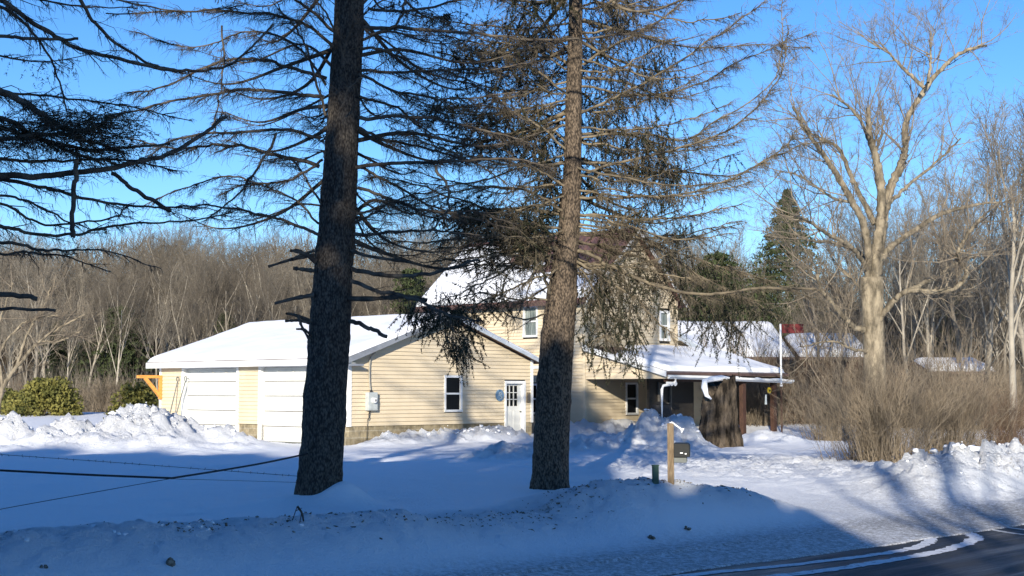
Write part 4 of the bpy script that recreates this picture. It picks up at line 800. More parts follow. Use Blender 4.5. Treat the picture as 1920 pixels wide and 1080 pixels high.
# --- middle foreground spruce
T2 = empty('spruce_tree', (.61, 22.94, .3), 0, 'spruce with drooping green needle clumps standing before the farmhouse', 'tree', 'bare branched spruces along the road')
D2 = 22.94
p2 = px_trunk([(1030, 955), (1032, 900), (1037, 780), (1044, 650), (1055, 540), (1066, 440), (1073, 340), (1076, 200), (1079, 60), (1081, -60)], D2)
for k in range(1, 7): p2.append(p2[9] + (p2[9] - p2[7]) / np.linalg.norm(p2[9] - p2[7]) * 1.35 * k)
t2P = np.array(p2); rad2 = np.array([34, 33, 33, 32, 27, 21, 17, 15, 13.5, 12.5, 12, 11, 10, 8, 6, 3]) * D2 * .96 / F
trunk('trunk', rel(T2, t2P), rad2, M['bark_warm'], T2, 13, 60, 420, .095)
W = Wood(); NN = Needles()
L2 = [
 ([(1080, 468), (1140, 495), (1180, 515), (1260, 545), (1340, 552), (1430, 542), (1530, 540)], 22.9, 21.8, 5, 4, .7), ([(1085, 372), (1150, 372), (1260, 365), (1350, 345), (1450, 292), (1500, 240)], 22.9, 21.6, 4, 1.3, 1.2), ([(1088, 330), (1180, 300), (1300, 272), (1380, 232), (1450, 165), (1480, 60)], 22.9, 21.6, 4, 1.3, 1.2),
 ([(1090, 215), (1200, 160), (1330, 75), (1440, 0)], 22.9, 22, 4, 1.5, 1.1), ([(1086, 402), (1180, 410), (1290, 405), (1395, 384)], 22.9, 22, 4, 1.2, 1.1), ([(1092, 120), (1180, 70), (1260, 20), (1320, -40)], 22.9, 22, 4, 1.5, 1.1),
 ([(1085, 260), (1180, 250), (1280, 260), (1340, 230), (1450, 150), (1470, 0)], 22.9, 23.5, 3.5, 1.2, 1.2), ([(1085, 300), (1170, 330), (1260, 320), (1370, 330), (1480, 280), (1560, 260)], 22.9, 24, 3.5, 1.2, 1.1), ([(1090, 160), (1200, 180), (1300, 160), (1400, 110), (1530, 60)], 22.9, 23.6, 3.5, 1.2, 1.2),
 ([(1090, 60), (1180, 60), (1290, 90), (1400, 85), (1520, 90)], 22.9, 24, 3.2, 1, 1), ([(1092, 10), (1170, 0), (1260, -20)], 22.9, 23, 3.5, 1.5, 1), ([(1060, 430), (1000, 420), (880, 380), (760, 340), (680, 330)], 22.9, 21.5, 4, 1.3, .9),
 ([(1055, 470), (980, 455), (900, 440), (820, 452), (700, 455)], 22.9, 21.6, 5, 2, .8), ([(1032, 548), (1018, 510), (995, 487), (950, 478), (900, 480)], 22.8, 22, 4.5, 2, .5), ([(1060, 400), (1000, 360), (920, 350), (830, 365), (720, 380)], 22.9, 22, 3.5, 1.2, .9),
 ([(1062, 350), (1010, 320), (940, 300), (860, 290), (760, 250)], 22.9, 22, 3.5, 1.2, .9), ([(1064, 280), (1000, 230), (930, 200), (850, 195), (740, 130)], 22.9, 22, 3.5, 1.2, .9), ([(1068, 180), (1000, 130), (920, 90), (840, 70), (740, 60)], 22.9, 22, 3.5, 1.2, .9),
 ([(1070, 100), (1020, 40), (960, 0), (900, -30)], 22.9, 22, 3.5, 1.2, .9), ([(1075, 490), (1130, 520), (1190, 560), (1240, 610), (1270, 640)], 22.9, 21.8, 4, 1.5, .9), ([(1075, 450), (1150, 470), (1250, 500), (1340, 560), (1380, 620)], 22.9, 24, 4, 1.5, 1.1),
 ([(1072, 480), (1110, 540), (1130, 600), (1140, 640)], 22.9, 22.3, 3, 1.5, .9), ([(1060, 500), (1010, 520), (960, 540), (880, 575), (820, 600)], 22.9, 21.5, 3.5, 1.5, .7), ([(1005, 500), (985, 560), (960, 610)], 22, 21.8, 2.4, 1, .3),
 ([(1040, 560), (960, 560), (900, 548), (860, 560)], 22.9, 22, 3, 1.2, .6), ([(1035, 585), (980, 598), (930, 580), (905, 560)], 22.9, 22, 2.6, 1.2, .5), ([(1080, 440), (1180, 440), (1290, 480), (1420, 520), (1520, 560)], 22.9, 24, 3.5, 1.2, 1.2), ([(1080, 420), (1200, 445), (1320, 520), (1440, 580)], 22.9, 23, 3, 1.2, 1.2)]
for (pth, a_, b_, r0, r1, de) in L2: limb_from(W, pth, a_, b_, r0 * .72, r1 * .6, de * 2.2, 1.8, hang=.75, jag=.018, sec=.8)
for k in range(46):                                 # fine tangle of thin dead limbs round the trunk
    y0 = -30 + 560 * (k + rng.random()) / 46; sd = 1 if rng.random() < .5 else -1; xt = np.interp(y0, [-60, 200, 440, 560], [1081, 1076, 1066, 1053]); Lp = 120 + 230 * rng.random(); dy = rng.normal(5, 35); D1 = D2 + rng.normal(0, 1.6)
    limb_from(W, [(xt, y0), (xt + sd * Lp * .35, y0 + dy * .3 + 14), (xt + sd * Lp * .7, y0 + dy * .8 + 12), (xt + sd * Lp, y0 + dy - 10)], D2, D1, 2.2, .8, 1.6, 1.6, hang=.8, jag=.02, sec=.6)
for k in range(10):
    y0 = 435 + 95 * (k + rng.random()) / 16; sd = 1 if (rng.random() < .4 and y0 > 480) else -1; xt = 1062; Lp = 130 + 160 * rng.random(); dy = 25 + rng.normal(0, 22)
    limb_from(W, [(xt, y0), (xt + sd * Lp * .35, y0 + 2), (xt + sd * Lp * .7, y0 + dy * .6), (xt + sd * Lp, y0 + dy)], D2, D2 - rng.random(), 2.4, .9, 1.8, 1.6, hang=.9, jag=.02, sec=.6)
# needle clumps seen in the photo
for (px, py, D, rx, rz, n, hg) in ((1120, 560, 22.4, 85, 100, 520, 1.3), (1160, 600, 22.2, 70, 70, 260, 1.5), (1100, 530, 22.6, 60, 50, 200, 1.2), (1190, 550, 22, 75, 50, 180, 1.3), (1090, 640, 22.3, 45, 50, 110, 1.5), (1175, 640, 22.2, 35, 60, 120, 1.7), (1140, 690, 22.4, 60, 14, 18, 1.4),
     (960, 425, 22, 120, 45, 520, .6), (880, 400, 22, 90, 30, 240, .5), (1010, 455, 22, 60, 60, 260, .9), (900, 480, 22, 60, 30, 120, .8), (1250, 510, 22.6, 90, 45, 260, 1.2), (1330, 560, 23, 90, 70, 420, 1.3), (1370, 610, 23.4, 60, 50, 220, 1.3), (1420, 560, 23.6, 60, 50, 150, 1.2),
     (1200, 260, 22.5, 80, 60, 230, 1.3), (1240, 320, 22.6, 60, 70, 220, 1.6), (1130, 200, 22.6, 60, 80, 260, 1.2), (1110, 90, 22.7, 60, 90, 260, 1), (1220, 130, 22.7, 60, 60, 150, 1.5), (1000, 250, 22.6, 80, 100, 420, .9), (960, 130, 22.7, 90, 90, 340, .9), (880, 100, 22.5, 80, 50, 200, .6), (900, 240, 22.5, 90, 60, 300, .6),
     (830, 200, 22, 60, 30, 110, .6), (1030, 330, 22.7, 40, 90, 260, 1), (850, 590, 21.3, 45, 40, 130, 1), (905, 560, 21.5, 60, 35, 120, .9), (800, 585, 21, 60, 18, 90, .9), (940, 540, 21.8, 20, 45, 60, 1.6), (860, 640, 21.2, 35, 35, 70, 1.2), (1000, 60, 22.6, 80, 50, 200, .8), (1110, 330, 22.6, 40, 70, 160, 1.2), (1180, 400, 22.4, 60, 25, 110, 1), (1270, 440, 22.6, 50, 22, 50, 1),
     (1160, 20, 22.8, 60, 60, 170, 1), (1150, 515, 22.3, 80, 20, 120, 1.2)): clump(NN, W, px, py, D, rx, rz, n, hg)
auto_limbs(W, NN, t2P[8], t2P[-1], np.linspace(8.4, 16.0, 50), .12, lambda z: 4.0 - .3 * (z - 8), 1.0, .7, .3, seed=15)
auto_limbs(W, NN, t2P[4], t2P[8], np.linspace(4.6, 8.0, 30), .2, lambda z: 3.0, .8, .8, .12, az=(.2, 2.9), seed=18)
relw(W, T2); W.build('crown', M['limb_pale'], T2); reln(NN, T2); NN.build('foliage', M['needle'], T2, 64, .034, .0065)
# --- spruce whose trunk stands left of the frame
T0b = at(-260, 900, 13.5); T0b[2] = .4
T0 = empty('spruce_tree', tuple(T0b), 0, 'spruce just left of the frame whose black limbs reach in from the left edge', 'tree', 'bare branched spruces along the road')
t0P = np.array([T0b + np.array([.0, 0, k * 1.3 - .4]) for k in range(12)])
trunk('trunk', rel(T0, t0P), np.array([.32, .3, .29, .27, .25, .23, .2, .17, .14, .1, .07, .03]), M['bark'], T0, 23, 40, 160, .06)
W = Wood(); NN = Needles()
L0 = [
 ([(-150, 55), (0, 67), (70, 75), (150, 70)], 13.4, 13.6, 5, 4, .2), ([(-120, -80), (0, 0), (90, 60), (150, 92), (280, 124), (370, 134), (440, 115), (512, 45)], 13.5, 15, 7, 3, .8), ([(140, -20), (180, 45), (260, 108), (330, 133)], 14, 14.6, 5, 3, .5), ([(-150, 120), (0, 172), (60, 200), (110, 235), (160, 245), (215, 218)], 13.4, 13.8, 10, 5, 2.2),
 ([(-140, 230), (0, 240), (100, 270), (200, 281), (320, 268)], 13.5, 14.3, 7, 3, 1.4), ([(-130, 320), (0, 330), (100, 328), (200, 316), (300, 295), (370, 258), (424, 218)], 13.4, 14.4, 9, 5, .7), ([(-140, 330), (0, 335), (100, 357), (200, 380), (300, 388), (385, 390)], 13.5, 14.6, 6, 2, .9),
 ([(145, 300), (137, 370), (134, 446)], 13.6, 13.6, 6, 6.5, .1), ([(212, 322), (260, 360), (318, 397)], 13.8, 14.1, 5, 6, .2), ([(-150, 405), (0, 425), (60, 437), (140, 440), (200, 425), (260, 418), (350, 415), (440, 400)], 13.5, 15, 5, 2, .7), ([(-150, 440), (0, 453), (60, 464), (120, 470), (190, 469), (292, 499)], 13.4, 14.2, 5, 1.5, .7),
 ([(-130, 474), (0, 476), (60, 474), (130, 485), (208, 507)], 13.4, 14.3, 4, 1.5, .6), ([(-130, 548), (0, 553), (72, 559)], 13, 13.2, 7, 6.5, 0), ([(-130, 575), (0, 579), (104, 583)], 13, 13.3, 4.5, 4, 0), ([(-150, 260), (0, 262), (90, 250), (160, 262), (230, 285)], 13.4, 13.9, 7, 3, 2.4), ([(-150, 200), (0, 222), (70, 255), (150, 290), (240, 310)], 13.5, 14, 7, 3, 2.2),
 ([(-150, 290), (0, 300), (110, 302), (230, 300), (330, 320)], 13.3, 14.4, 5, 2, 1.4), ([(-130, -20), (0, 10), (60, 60), (100, 120), (128, 210)], 13.6, 14.2, 5, 2, .6), ([(-130, 380), (0, 365), (90, 395), (150, 430)], 13.5, 14, 4, 2, .7), ([(-120, 160), (0, 172), (120, 185), (240, 200), (360, 228)], 13.6, 15, 4, 1.5, .9), ([(-120, 20), (20, -5), (140, 10), (260, 15)], 13.6, 15, 4, 1.5, .8),
 ([(-120, -60), (60, -30), (200, -5), (330, 20), (450, 10)], 13.6, 16, 4, 1.5, .9), ([(-120, 350), (10, 385), (80, 420), (200, 410), (240, 385)], 13.6, 14.5, 4, 2, .7)]
for (pth, a_, b_, r0, r1, de) in L0: limb_from(W, pth, a_, b_, r0 * .8, r1 * .7, de * 1.5, 1.5, jag=.012, sec=.5)
for (px, py, rx, rz, n) in ((140, 235, 60, 22, 130), (200, 240, 60, 34, 110), (90, 215, 60, 22, 80), (60, 245, 90, 20, 70), (180, 275, 110, 24, 90), (40, 270, 60, 24, 60), (215, 215, 26, 26, 30)): clump(NN, W, px, py, 13.8, rx, rz, n, .3, 0, .3)
auto_limbs(W, NN, t0P[4], t0P[-1], np.linspace(6.2, 13.5, 46), .15, lambda z: 3.9 - .3 * (z - 7), .8, .5, .2, seed=25)
relw(W, T0); W.build('crown', M['limb'], T0); reln(NN, T0); NN.build('foliage', M['needle'], T0, 18, .035, .004)
# ================================================================ generic bare tree
def grow(W, Wt, P0, d0, L, r, lvl, rg, up=.25, spread=.6, kids=5, tw=6, wob=.12, minr=.006):
    n = max(5, int(7 - lvl)); pts = [P0]; d = d0.copy()
    for i in range(n):
        d = unit(d + rg.normal(0, wob, 3) + np.array([0, 0, up * .12])); pts.append(pts[-1] + d * L / n)
    pts = np.array(pts); rr = np.linspace(r, r * (.35 if lvl else .25), n + 1); (W if r > .03 else Wt).limb(pts, rr, 7 if lvl == 0 else (5 if lvl == 1 else 4))
    if lvl >= 2 or r < minr * 2:
        m = int(tw * (1 + L)); t = .15 + .85 * rg.random(m); f = t * n; i = np.minimum(f.astype(int), n - 1); A = pts[i] + (pts[i + 1] - pts[i]) * (f - i)[:, None]
        dd = unit(unit(pts[-1] - pts[0])[None, :] * .7 + rg.normal(0, .55, (m, 3)) + [0, 0, .25]); ln = L * (.2 + .35 * rg.random(m)); B = A + dd * ln[:, None]
        Wt.twigs(A, B, minr * .8, .1); idx = np.repeat(np.arange(m), 3); u = rg.random(len(idx))[:, None]; A2 = A[idx] * (1 - u) + B[idx] * u
        d3 = unit(dd[idx] * .8 + rg.normal(0, .5, (len(idx), 3))); Wt.twigs(A2, A2 + d3 * (ln[idx] * .5)[:, None], minr * .5, .1); return
    k = kids + int(rg.random() * 3)
    for j in range(k):
        t = (.35 if lvl == 0 else .2) + (.63 if lvl == 0 else .75) * (j + rg.random()) / k; f = t * n; i = min(int(f), n - 1); p = pts[i] + (pts[i + 1] - pts[i]) * (f - i)
        ax = unit(pts[i + 1] - pts[i]); s = unit(np.cross(ax, rg.normal(size=3))); dn = unit(ax * (1 - spread * .6) + s * spread + [0, 0, .15])
        grow(W, Wt, p, dn, L * (.62 - .22 * t) * (.8 + .4 * rg.random()), max(minr, r * (1 - .6 * t) * .5), lvl + 1, rg, up, spread, kids, tw, wob, minr)
# --- big maple right
DM = 39.5
mb_ = at(1640, 846, DM); MP = empty('maple_tree', tuple(mb_), 0, 'large bare maple with thick pale trunk and spreading broken limbs right of the porch', 'tree')
Wm = Wood(); Wt = Wood(); rg = np.random.default_rng(31)
tp = np.array([at(x, y, DM) for x, y in ((1641, 880), (1640, 800), (1641, 720), (1637, 613), (1633, 520))])
trunk('trunk', rel(MP, tp), np.array([25, 21, 20, 19, 21]) * DM / F, M['maple'], MP, 43, 36, 110, .07)
LM = [([(1634, 540), (1645, 460), (1653, 400), (1650, 333), (1640, 285), (1630, 247), (1627, 202)], 15, 5, -.5), ([(1642, 295), (1607, 217), (1560, 177)], 5, 2, -.6), ([(1640, 530), (1652, 440), (1667, 360), (1690, 310), (1697, 280), (1700, 227), (1733, 170), (1767, 127), (1807, 97), (1850, 85)], 13, 3, .5), ([(1733, 165), (1693, 127), (1667, 100), (1650, 80)], 5, 1.5, .6),
  ([(1740, 155), (1745, 110), (1743, 75)], 4, 1.5, .4), ([(1630, 530), (1622, 430), (1580, 347), (1547, 293), (1513, 247), (1487, 200)], 10, 3, -1.5), ([(1640, 420), (1600, 340), (1573, 280), (1533, 257), (1503, 237)], 7, 2, .8), ([(1632, 515), (1600, 467), (1553, 440), (1513, 413), (1480, 400)], 6, 2, -2), ([(1630, 520), (1612, 475), (1560, 455), (1515, 450), (1480, 430)], 6, 2.5, 1.5),
  ([(1630, 622), (1600, 612), (1580, 593), (1555, 562), (1538, 540), (1530, 500)], 8, 3, -1), ([(1640, 615), (1655, 590), (1680, 560), (1705, 545), (1753, 547), (1790, 540), (1812, 515), (1800, 488), (1795, 478), (1807, 453), (1830, 420), (1847, 400)], 8, 3, -1.2), ([(1700, 547), (1753, 520), (1793, 493), (1830, 480)], 7, 3, .8), ([(1645, 500), (1667, 467), (1713, 433), (1767, 400), (1833, 383), (1877, 379)], 9, 2.5, 1.6),
  ([(1640, 560), (1613, 540), (1570, 497)], 5, 2, .3), ([(1640, 660), (1600, 655), (1560, 640), (1500, 650)], 4, 1.5, -1), ([(1650, 400), (1700, 350), (1760, 300), (1800, 260)], 5, 2, 2), ([(1652, 380), (1640, 300), (1655, 240), (1650, 190)], 4, 1.5, 1.5), ([(1600, 380), (1560, 370), (1500, 330), (1460, 320)], 4, 1.5, 1)]
for (pth, r0, r1, dd) in LM:
    k = len(pth); P = np.array([at(p[0], p[1], DM + dd * 2.2 * i / k) for i, p in enumerate(pth)]) - mb_; n = 9 * k; Q = spline(P, n); Q[4:] += rg.normal(0, .012, (n - 4, 3)); rr = np.linspace(r0 * .8, r1 * .75, n) * DM / F * (1 + .06 * rg.normal(size=n)); Wm.limb(Q, rr, 9)
    m = int(n * .34)
    for j in range(m):
        i = int(n * (.25 + .74 * (j + rg.random()) / m)); i = min(i, n - 2); ax = unit(Q[i + 1] - Q[i]); s = unit(np.cross(ax, rg.normal(size=3))); d = unit(ax * .6 + s * .8 + [0, 0, .35])
        L = (.7 + 1.5 * rg.random()) * (1.1 if r1 < 4 else .8); grow(Wm, Wt, Q[i], d, L, .013 + .008 * rg.random(), 1, rg, .5, .65, 3, 4, .16, .0048)
Wm.build('limbs', M['maple'], MP); Wt.build('crown', M['twig'], MP)
# --- forest
def bare_tree_meshes(seed, H, r, tall=False):
    rg = np.random.default_rng(seed); W = Wood(); Wt = Wood()
    grow(W, Wt, np.zeros(3), np.array([0, 0, 1.]), H, r, 0, rg, .7, .45 if tall else .68, 8 if tall else 7, 3 if tall else 4, .06 if tall else .11, .013)
    V = np.concatenate(W.V); a = mesh_np('trunk', V, np.concatenate(W.Q)); Vt = np.concatenate(Wt.V); b = mesh_np('crown', Vt, np.concatenate(Wt.Q), np.concatenate(Wt.T))
    a.materials.append(M['wood1']); b.materials.append(M['wood2']); return a, b, float(np.percentile(Vt[:, 2], 99.5))
VAR = [bare_tree_meshes(100 + k, 10 + (k % 4), .16 + .03 * (k % 3), k % 2 == 0) for k in range(8)]
def put_tree(i, X, Y, zt, lbl, grp, rz=None):
    a, b, h_ = VAR[i % 8]; sc = max(2.0, zt - gz(X, Y)) / h_; o = empty('bare_tree', (X, Y, gz(X, Y) - .1), random.random() * 6.28 if rz is None else rz, lbl, 'tree', grp); o.scale = (sc, sc, sc)
    for nme, me in (('trunk', a), ('crown', b)):
        c = bpy.data.objects.new(nme, me); COL.objects.link(c); c.parent = o
LATE = []
for k in range(170):                                # left wood behind the garage
    D = 72 + 60 * random.random() ** 1.2; px = -60 + 1290 * (k + random.random()) / 170; X = (px - 960) / F * D
    top = 428 + 22 * math.sin(px * .013) + random.uniform(-18, 75); zt = CZ + (HZ - top) / F * D; put_tree(random.randrange(8), X, D, zt, 'one of the bare gray brown trees in the wood behind the garage', 'bare trees in the wood behind the garage')
for k in range(34):                                 # pale trunks along the wood's edge
    D = 66 + 9 * random.random(); px = -40 + 840 * (k + random.random()) / 34; X = (px - 960) / F * D
    top = random.uniform(440, 560); zt = CZ + (HZ - top) / F * D; put_tree(random.choice((0, 2, 4, 6)), X, D, zt, 'one of the pale slim bare trees along the wood edge left of the house', 'pale slim trees at the wood edge')
for (px, top, wd, sd_, lb) in ((110, 600, 70, 21, 'dark conifer inside the wood above the rhododendron bush'), (420, 585, 60, 22, 'small dark conifer inside the wood above the garage roof'), (330, 640, 80, 23, 'low dark conifer in the wood just left of the garage roof')): LATE.append((px, top, wd, sd_, lb))
for k in range(26):
    D = 62 + 12 * random.random(); px = 1480 + 470 * (k + random.random()) / 26; X = (px - 960) / F * D
    top = random.uniform(330, 560); zt = CZ + (HZ - top) / F * D; put_tree(random.randrange(8), X, D, zt, 'one of the slim bare trees behind the maple on the right', 'slim bare trees around the maple')
for k in range(80):                                 # right wood
    D = 78 + 60 * random.random(); px = 1230 + 760 * (k + random.random()) / 80; X = (px - 960) / F * D
    top = (455 if px < 1440 else 540 if px < 1720 else 480) + random.uniform(-40, 60); zt = CZ + (HZ - top) / F * D; put_tree(random.randrange(8), X, D, zt, 'one of the bare trees in the wood behind the big maple and sheds', 'bare trees in the wood on the right')
for (px, D, top, i, lbl) in ((1893, 47, 150, 0, 'tall slender dark bare tree close to the right edge of the photo'), (1800, 58, 270, 2, 'slender bare tree between the maple and the right edge'), (1745, 60, 330, 4, 'bare tree just right of the maple behind its low right limb'), (1705, 56, 340, 6, 'thin bare tree rising close behind the maple fork'), (1935, 52, 170, 2, 'tall bare tree cut by the right edge of the photo'), (1850, 55, 230, 4, 'bare tree left of the tall dark one near the right edge'), (1545, 60, 400, 1, 'bare tree left of the maple behind the porch eave')):
    X = (px - 960) / F * D; zt = CZ + (HZ - top) / F * D; put_tree(i, X, D, zt, lbl, None)
# a far mass of thin stems that reads as one
def topz(X, Y):
    px = X / Y * F + 960; t = np.where(px < 1240, 470 + 15 * np.sin(px * .02), np.where(px < 1440, 500, 575 - 40 * sm(px, 1700, 1900))); return CZ + (HZ - t) / F * Y
W = Wood(); m = 15000; Y = rng.uniform(110, 175, m); X = rng.uniform(-.5, .5, m) * Y; zt = topz(X, Y) * (.55 + .4 * rng.random(m)); z0 = 1.2
W.twigs(np.stack([X, Y, np.full(m, z0)], -1), np.stack([X + rng.normal(0, .6, m), Y, zt], -1), rng.uniform(.04, .11, m), .02)
m2 = 90000; Y = rng.uniform(100, 150, m2); X = rng.uniform(-.5, .5, m2) * Y; z = 1.2 + (topz(X, Y) - 1.5) * rng.random(m2) ** 1.7; A = np.stack([X, Y, z], -1); W.twigs(A, A + rng.normal(0, .75, (m2, 3)) + [0, 0, .9], .026, .1)
M['wood3'] = mat('deep_wood', (.1, .08, .06), .9, .1, build=varied((.07, .055, .04), (.15, .115, .08), .25, 5)); tag(W.build('far_wood', M['wood3']), kind='stuff')
W = Wood(); m = 60000; px = rng.uniform(-80, 2020, m); Y = rng.uniform(66, 98, m); X = (px - 960) / F * Y; A = np.stack([X, Y, 1.0 + 0 * X], -1); L_ = rng.uniform(.3, 3.2, m) * (.4 + .6 * (vn(X * .3, Y * .3, 5) + 1) / 2)
W.twigs(A, A + np.stack([rng.normal(0, .5, m), rng.normal(0, .4, m), L_], -1), .014, .1); tag(W.build('undergrowth', M['wood2']), kind='stuff')
# --- leaf and needle crowns
def leafy(name, m, parent, fn, n, size, seed, aspect=.5):
    rg = np.random.default_rng(seed); C_ = fn(rg, n); d = unit(rg.normal(size=(n, 3)) + [0, 0, .3]); s = unit(np.cross(d, rg.normal(size=(n, 3)))); sz = size * (.6 + .8 * rg.random(n))[:, None]
    V = np.stack([C_ - s * sz * aspect, C_ + d * sz * .5 - s * 0 , C_ + s * sz * aspect, C_ - d * sz], 1).reshape(-1, 3); Q = np.arange(n)[:, None] * 4 + np.array([[0, 1, 2, 3]])
    return link(name, mesh_np(name, V, Q), m, parent)
def blob_fn(rx, ry, rz, bumps=18, seed=0, shell=.35):
    rb = np.random.default_rng(seed + 900); B = unit(rb.normal(size=(bumps, 3))); B[:, 2] = np.abs(B[:, 2]); Rb = .3 + .16 * rb.random(bumps)
    def f(rg, n):
        k = rg.integers(0, bumps, n); d = unit(rg.normal(size=(n, 3))); r = Rb[k] * (1 - shell * rg.random(n) ** 2); p = B[k] * .66 + d * r[:, None]; p[:, 2] = np.abs(p[:, 2]); return p * [rx, ry, rz]
    return f
def bush(px, py, D, wpx, hpx, m, lbl, n, size, seed, stems=None):
    c = at(px, py, D); c[2] = gz(c[0], c[1]) - .05; s = D / F; o = empty('evergreen_bush', tuple(c), 0, lbl, 'bush')
    leafy('foliage', m, o, blob_fn(wpx * s / 2, wpx * s / 2 * .8, hpx * s, 26, seed), n, size, seed)
    W = Wood(); k = 40; B = blob_fn(wpx * s / 2 * .8, wpx * s / 2 * .6, hpx * s * .8, 26, seed)(np.random.default_rng(seed), k); W.twigs(rng.normal(0, .15, (k, 3)) * [1, 1, 0], B, .02, .08); W.build('stems', M['brush'], o)
bush(78, 779, 60, 150, 76, M['leaf_bush'], 'large rounded yellow green rhododendron bush at the far left edge of the yard', 9000, .085, 1)
bush(252, 788, 54, 112, 84, M['leaf_bush'], 'low dark evergreen bush beside the orange bracket left of the garage', 5000, .08, 2)
bush(15, 775, 62, 60, 50, M['leaf_bush'], 'small evergreen bush cut off by the left edge of the photo', 2500, .085, 3)
def brushclump(name, px, py, D, wpx, hpx, n, m, lbl, seed, lean=.5, r=.008, cat='shrub', twn=12):
    r *= .6
    rg = np.random.default_rng(seed); c = at(px, py, D); c[2] = gz(c[0], c[1]) - .05; s = D / F; o = empty(name, tuple(c), 0, lbl, cat); W = Wood(); Wt = Wood()
    Wd, Hh = wpx * s / 2, hpx * s; k = n; bx = rg.normal(0, .32, k) * Wd; by = rg.normal(0, .35, k) * Wd * .7; a = rg.normal(0, lean, k); h = Hh * (.45 + .6 * rg.random(k)) * (1 - .25 * np.abs(bx / Wd))
    A = np.stack([bx, by, np.zeros(k)], -1); Mi = A + np.stack([bx * .25 + a * h * .25, rg.normal(0, .1, k), h * .55], -1); B = Mi + np.stack([bx * .35 + a * h * .45, rg.normal(0, .2, k), h * .45], -1)
    W.twigs(A, Mi, r * (1 + rg.random(k)), .09); W.twigs(Mi, B, r * .8, .13)
    idx = np.repeat(np.arange(k), twn); u = .0 + rg.random(len(idx))[:, None]; A2 = np.where(u < .4, A[idx] + (Mi - A)[idx] * (u / .4) * .9, Mi[idx] + (B - Mi)[idx] * (u - .4) / .6); dd = unit((B - A)[idx] * .4 + rg.normal(0, .5, (len(idx), 3)) + [0, 0, .35])
    Wt.twigs(A2, A2 + dd * (Hh * (.08 + .22 * rg.random(len(idx))))[:, None], r * .6, .1)
    W.build('stems', m, o); Wt.build('twigs', m, o)
brushclump('brushy_shrub', 1650, 872, 31.5, 220, 215, 420, M['brush'], 'big tangled tan leafless shrub in front of the maple trunk', 5, .55)
brushclump('brushy_shrub', 1775, 872, 33, 200, 200, 360, M['brush'], 'leafless brown shrub between the big tan shrub and the right edge', 6, .5)
brushclump('brushy_shrub', 1890, 850, 38, 150, 130, 260, M['brush_red'], 'dark leafless shrub at the right edge behind the snow bank', 7, .8)
brushclump('brushy_shrub', 1560, 826, 47, 130, 120, 260, M['brush'], 'leafless tan shrub right of the porch behind the white pole', 8, .5)
brushclump('brushy_shrub', 1425, 815, 55, 190, 125, 520, M['brush'], 'dense brown vines and brush seen through the open porch end', 9, .4)
brushclump('brushy_shrub', 1500, 815, 56, 260, 130, 700, M['brush_red'], 'tall reddish brown thicket behind the porch and pole', 10, .5, .012)
brushclump('brushy_shrub', 1700, 815, 54, 300, 112, 620, M['brush_red'], 'reddish brown thicket behind the maple in front of the shed', 11, .5, .012)
brushclump('brushy_shrub', 205, 772, 66, 130, 66, 380, M['brush'], 'tan leafless shrub between the two evergreen bushes left of the garage', 12, .45, .012)
brushclump('brushy_shrub', 60, 765, 70, 120, 60, 260, M['brush_red'], 'reddish leafless shrub behind the large rhododendron bush', 13, .5, .014)
brushclump('brushy_shrub', 1880, 800, 53, 200, 120, 420, M['brush'], 'leafless brown thicket in front of the slender trees at the right edge', 14, .5, .012)
brushclump('brushy_shrub', 1385, 800, 56, 240, 205, 90, M['brush'], 'sparse tall bare saplings in front of the snowy roofs beyond the porch', 15, .25, .016, twn=16)
brushclump('brushy_shrub', 1560, 800, 55, 200, 230, 80, M['brush'], 'sparse tall bare saplings left of the maple trunk before the red roof', 16, .25, .016, twn=16)
brushclump('brushy_shrub', 1800, 810, 52, 220, 210, 90, M['brush'], 'sparse tall bare saplings in front of the storage shed roof', 17, .25, .016, twn=16)
# conifers in the distance
def conifer(px, pyb, D, wpx, top, m, lbl, seed, n=9000, shape='cone', size=.16):
    c = at(px, pyb, D); c[2] = gz(c[0], c[1]) - .1; s = D / F; H = at(px, top, D)[2] - c[2]; o = empty('conifer_tree', tuple(c), 0, lbl, 'tree'); Rr = wpx * s / 2
    def f(rg, n_):
        lay = rg.integers(0, 26, n_); t = (lay + rg.random(n_) * .7) / 26; a = rg.random(n_) * 6.283; lobes = 1 + .3 * np.sin(a * 5 + lay * 2.1) + .15 * np.sin(a * 9 + lay)
        if shape == 'cone': rad = Rr * (1 - t) ** .85 * lobes
        else: rad = Rr * np.sqrt(np.clip(1 - (t * 1.6 - .7) ** 2, .02, 1)) * lobes * (.7 + .3 * np.sin(lay * 3.))
        rr = rad * np.sqrt(rg.random(n_)); z = H * (.08 + .92 * t) - rr * .25; return np.stack([rr * np.cos(a), rr * np.sin(a), z], -1)
    leafy('foliage', m, o, f, n, size, seed, .22); t_ = MB(); t_.tube([(0, 0, 0), (0, 0, H * .5), (0, 0, H * .97)], [H * .018, H * .012, .02], 8); t_.build('trunk', M['wood1'], o)
conifer(1482, 800, 78, 300, 352, M['needle_dark'], 'pointed dark green spruce rising behind the porch roof', 1, 26000)
conifer(225, 775, 69, 130, 572, M['needle_dark'], 'dark green pine at the wood edge left of the garage', 2, 9000, 'pine')
conifer(160, 775, 72, 90, 640, M['needle_dark'], 'low dark pine behind the large rhododendron bush', 3, 6000, 'pine')
conifer(1350, 800, 76, 170, 470, M['needle_dark'], 'broad evergreen behind the farmhouse gable, left of the pointed spruce', 4, 12000, 'pine')
conifer(1780, 800, 84, 90, 480, M['needle_dark'], 'dark pine among the bare trees right of the maple', 5, 7000, 'pine')
conifer(770, 790, 70, 120, 500, M['needle_dark'], 'evergreen between the garage ridge and the steep house roof', 6, 7000, 'pine')
for (px, top, wd, sd_, lb) in LATE: conifer(px, 775, 76, wd, top, M['needle_dark'], lb, sd_, 4500, 'pine')
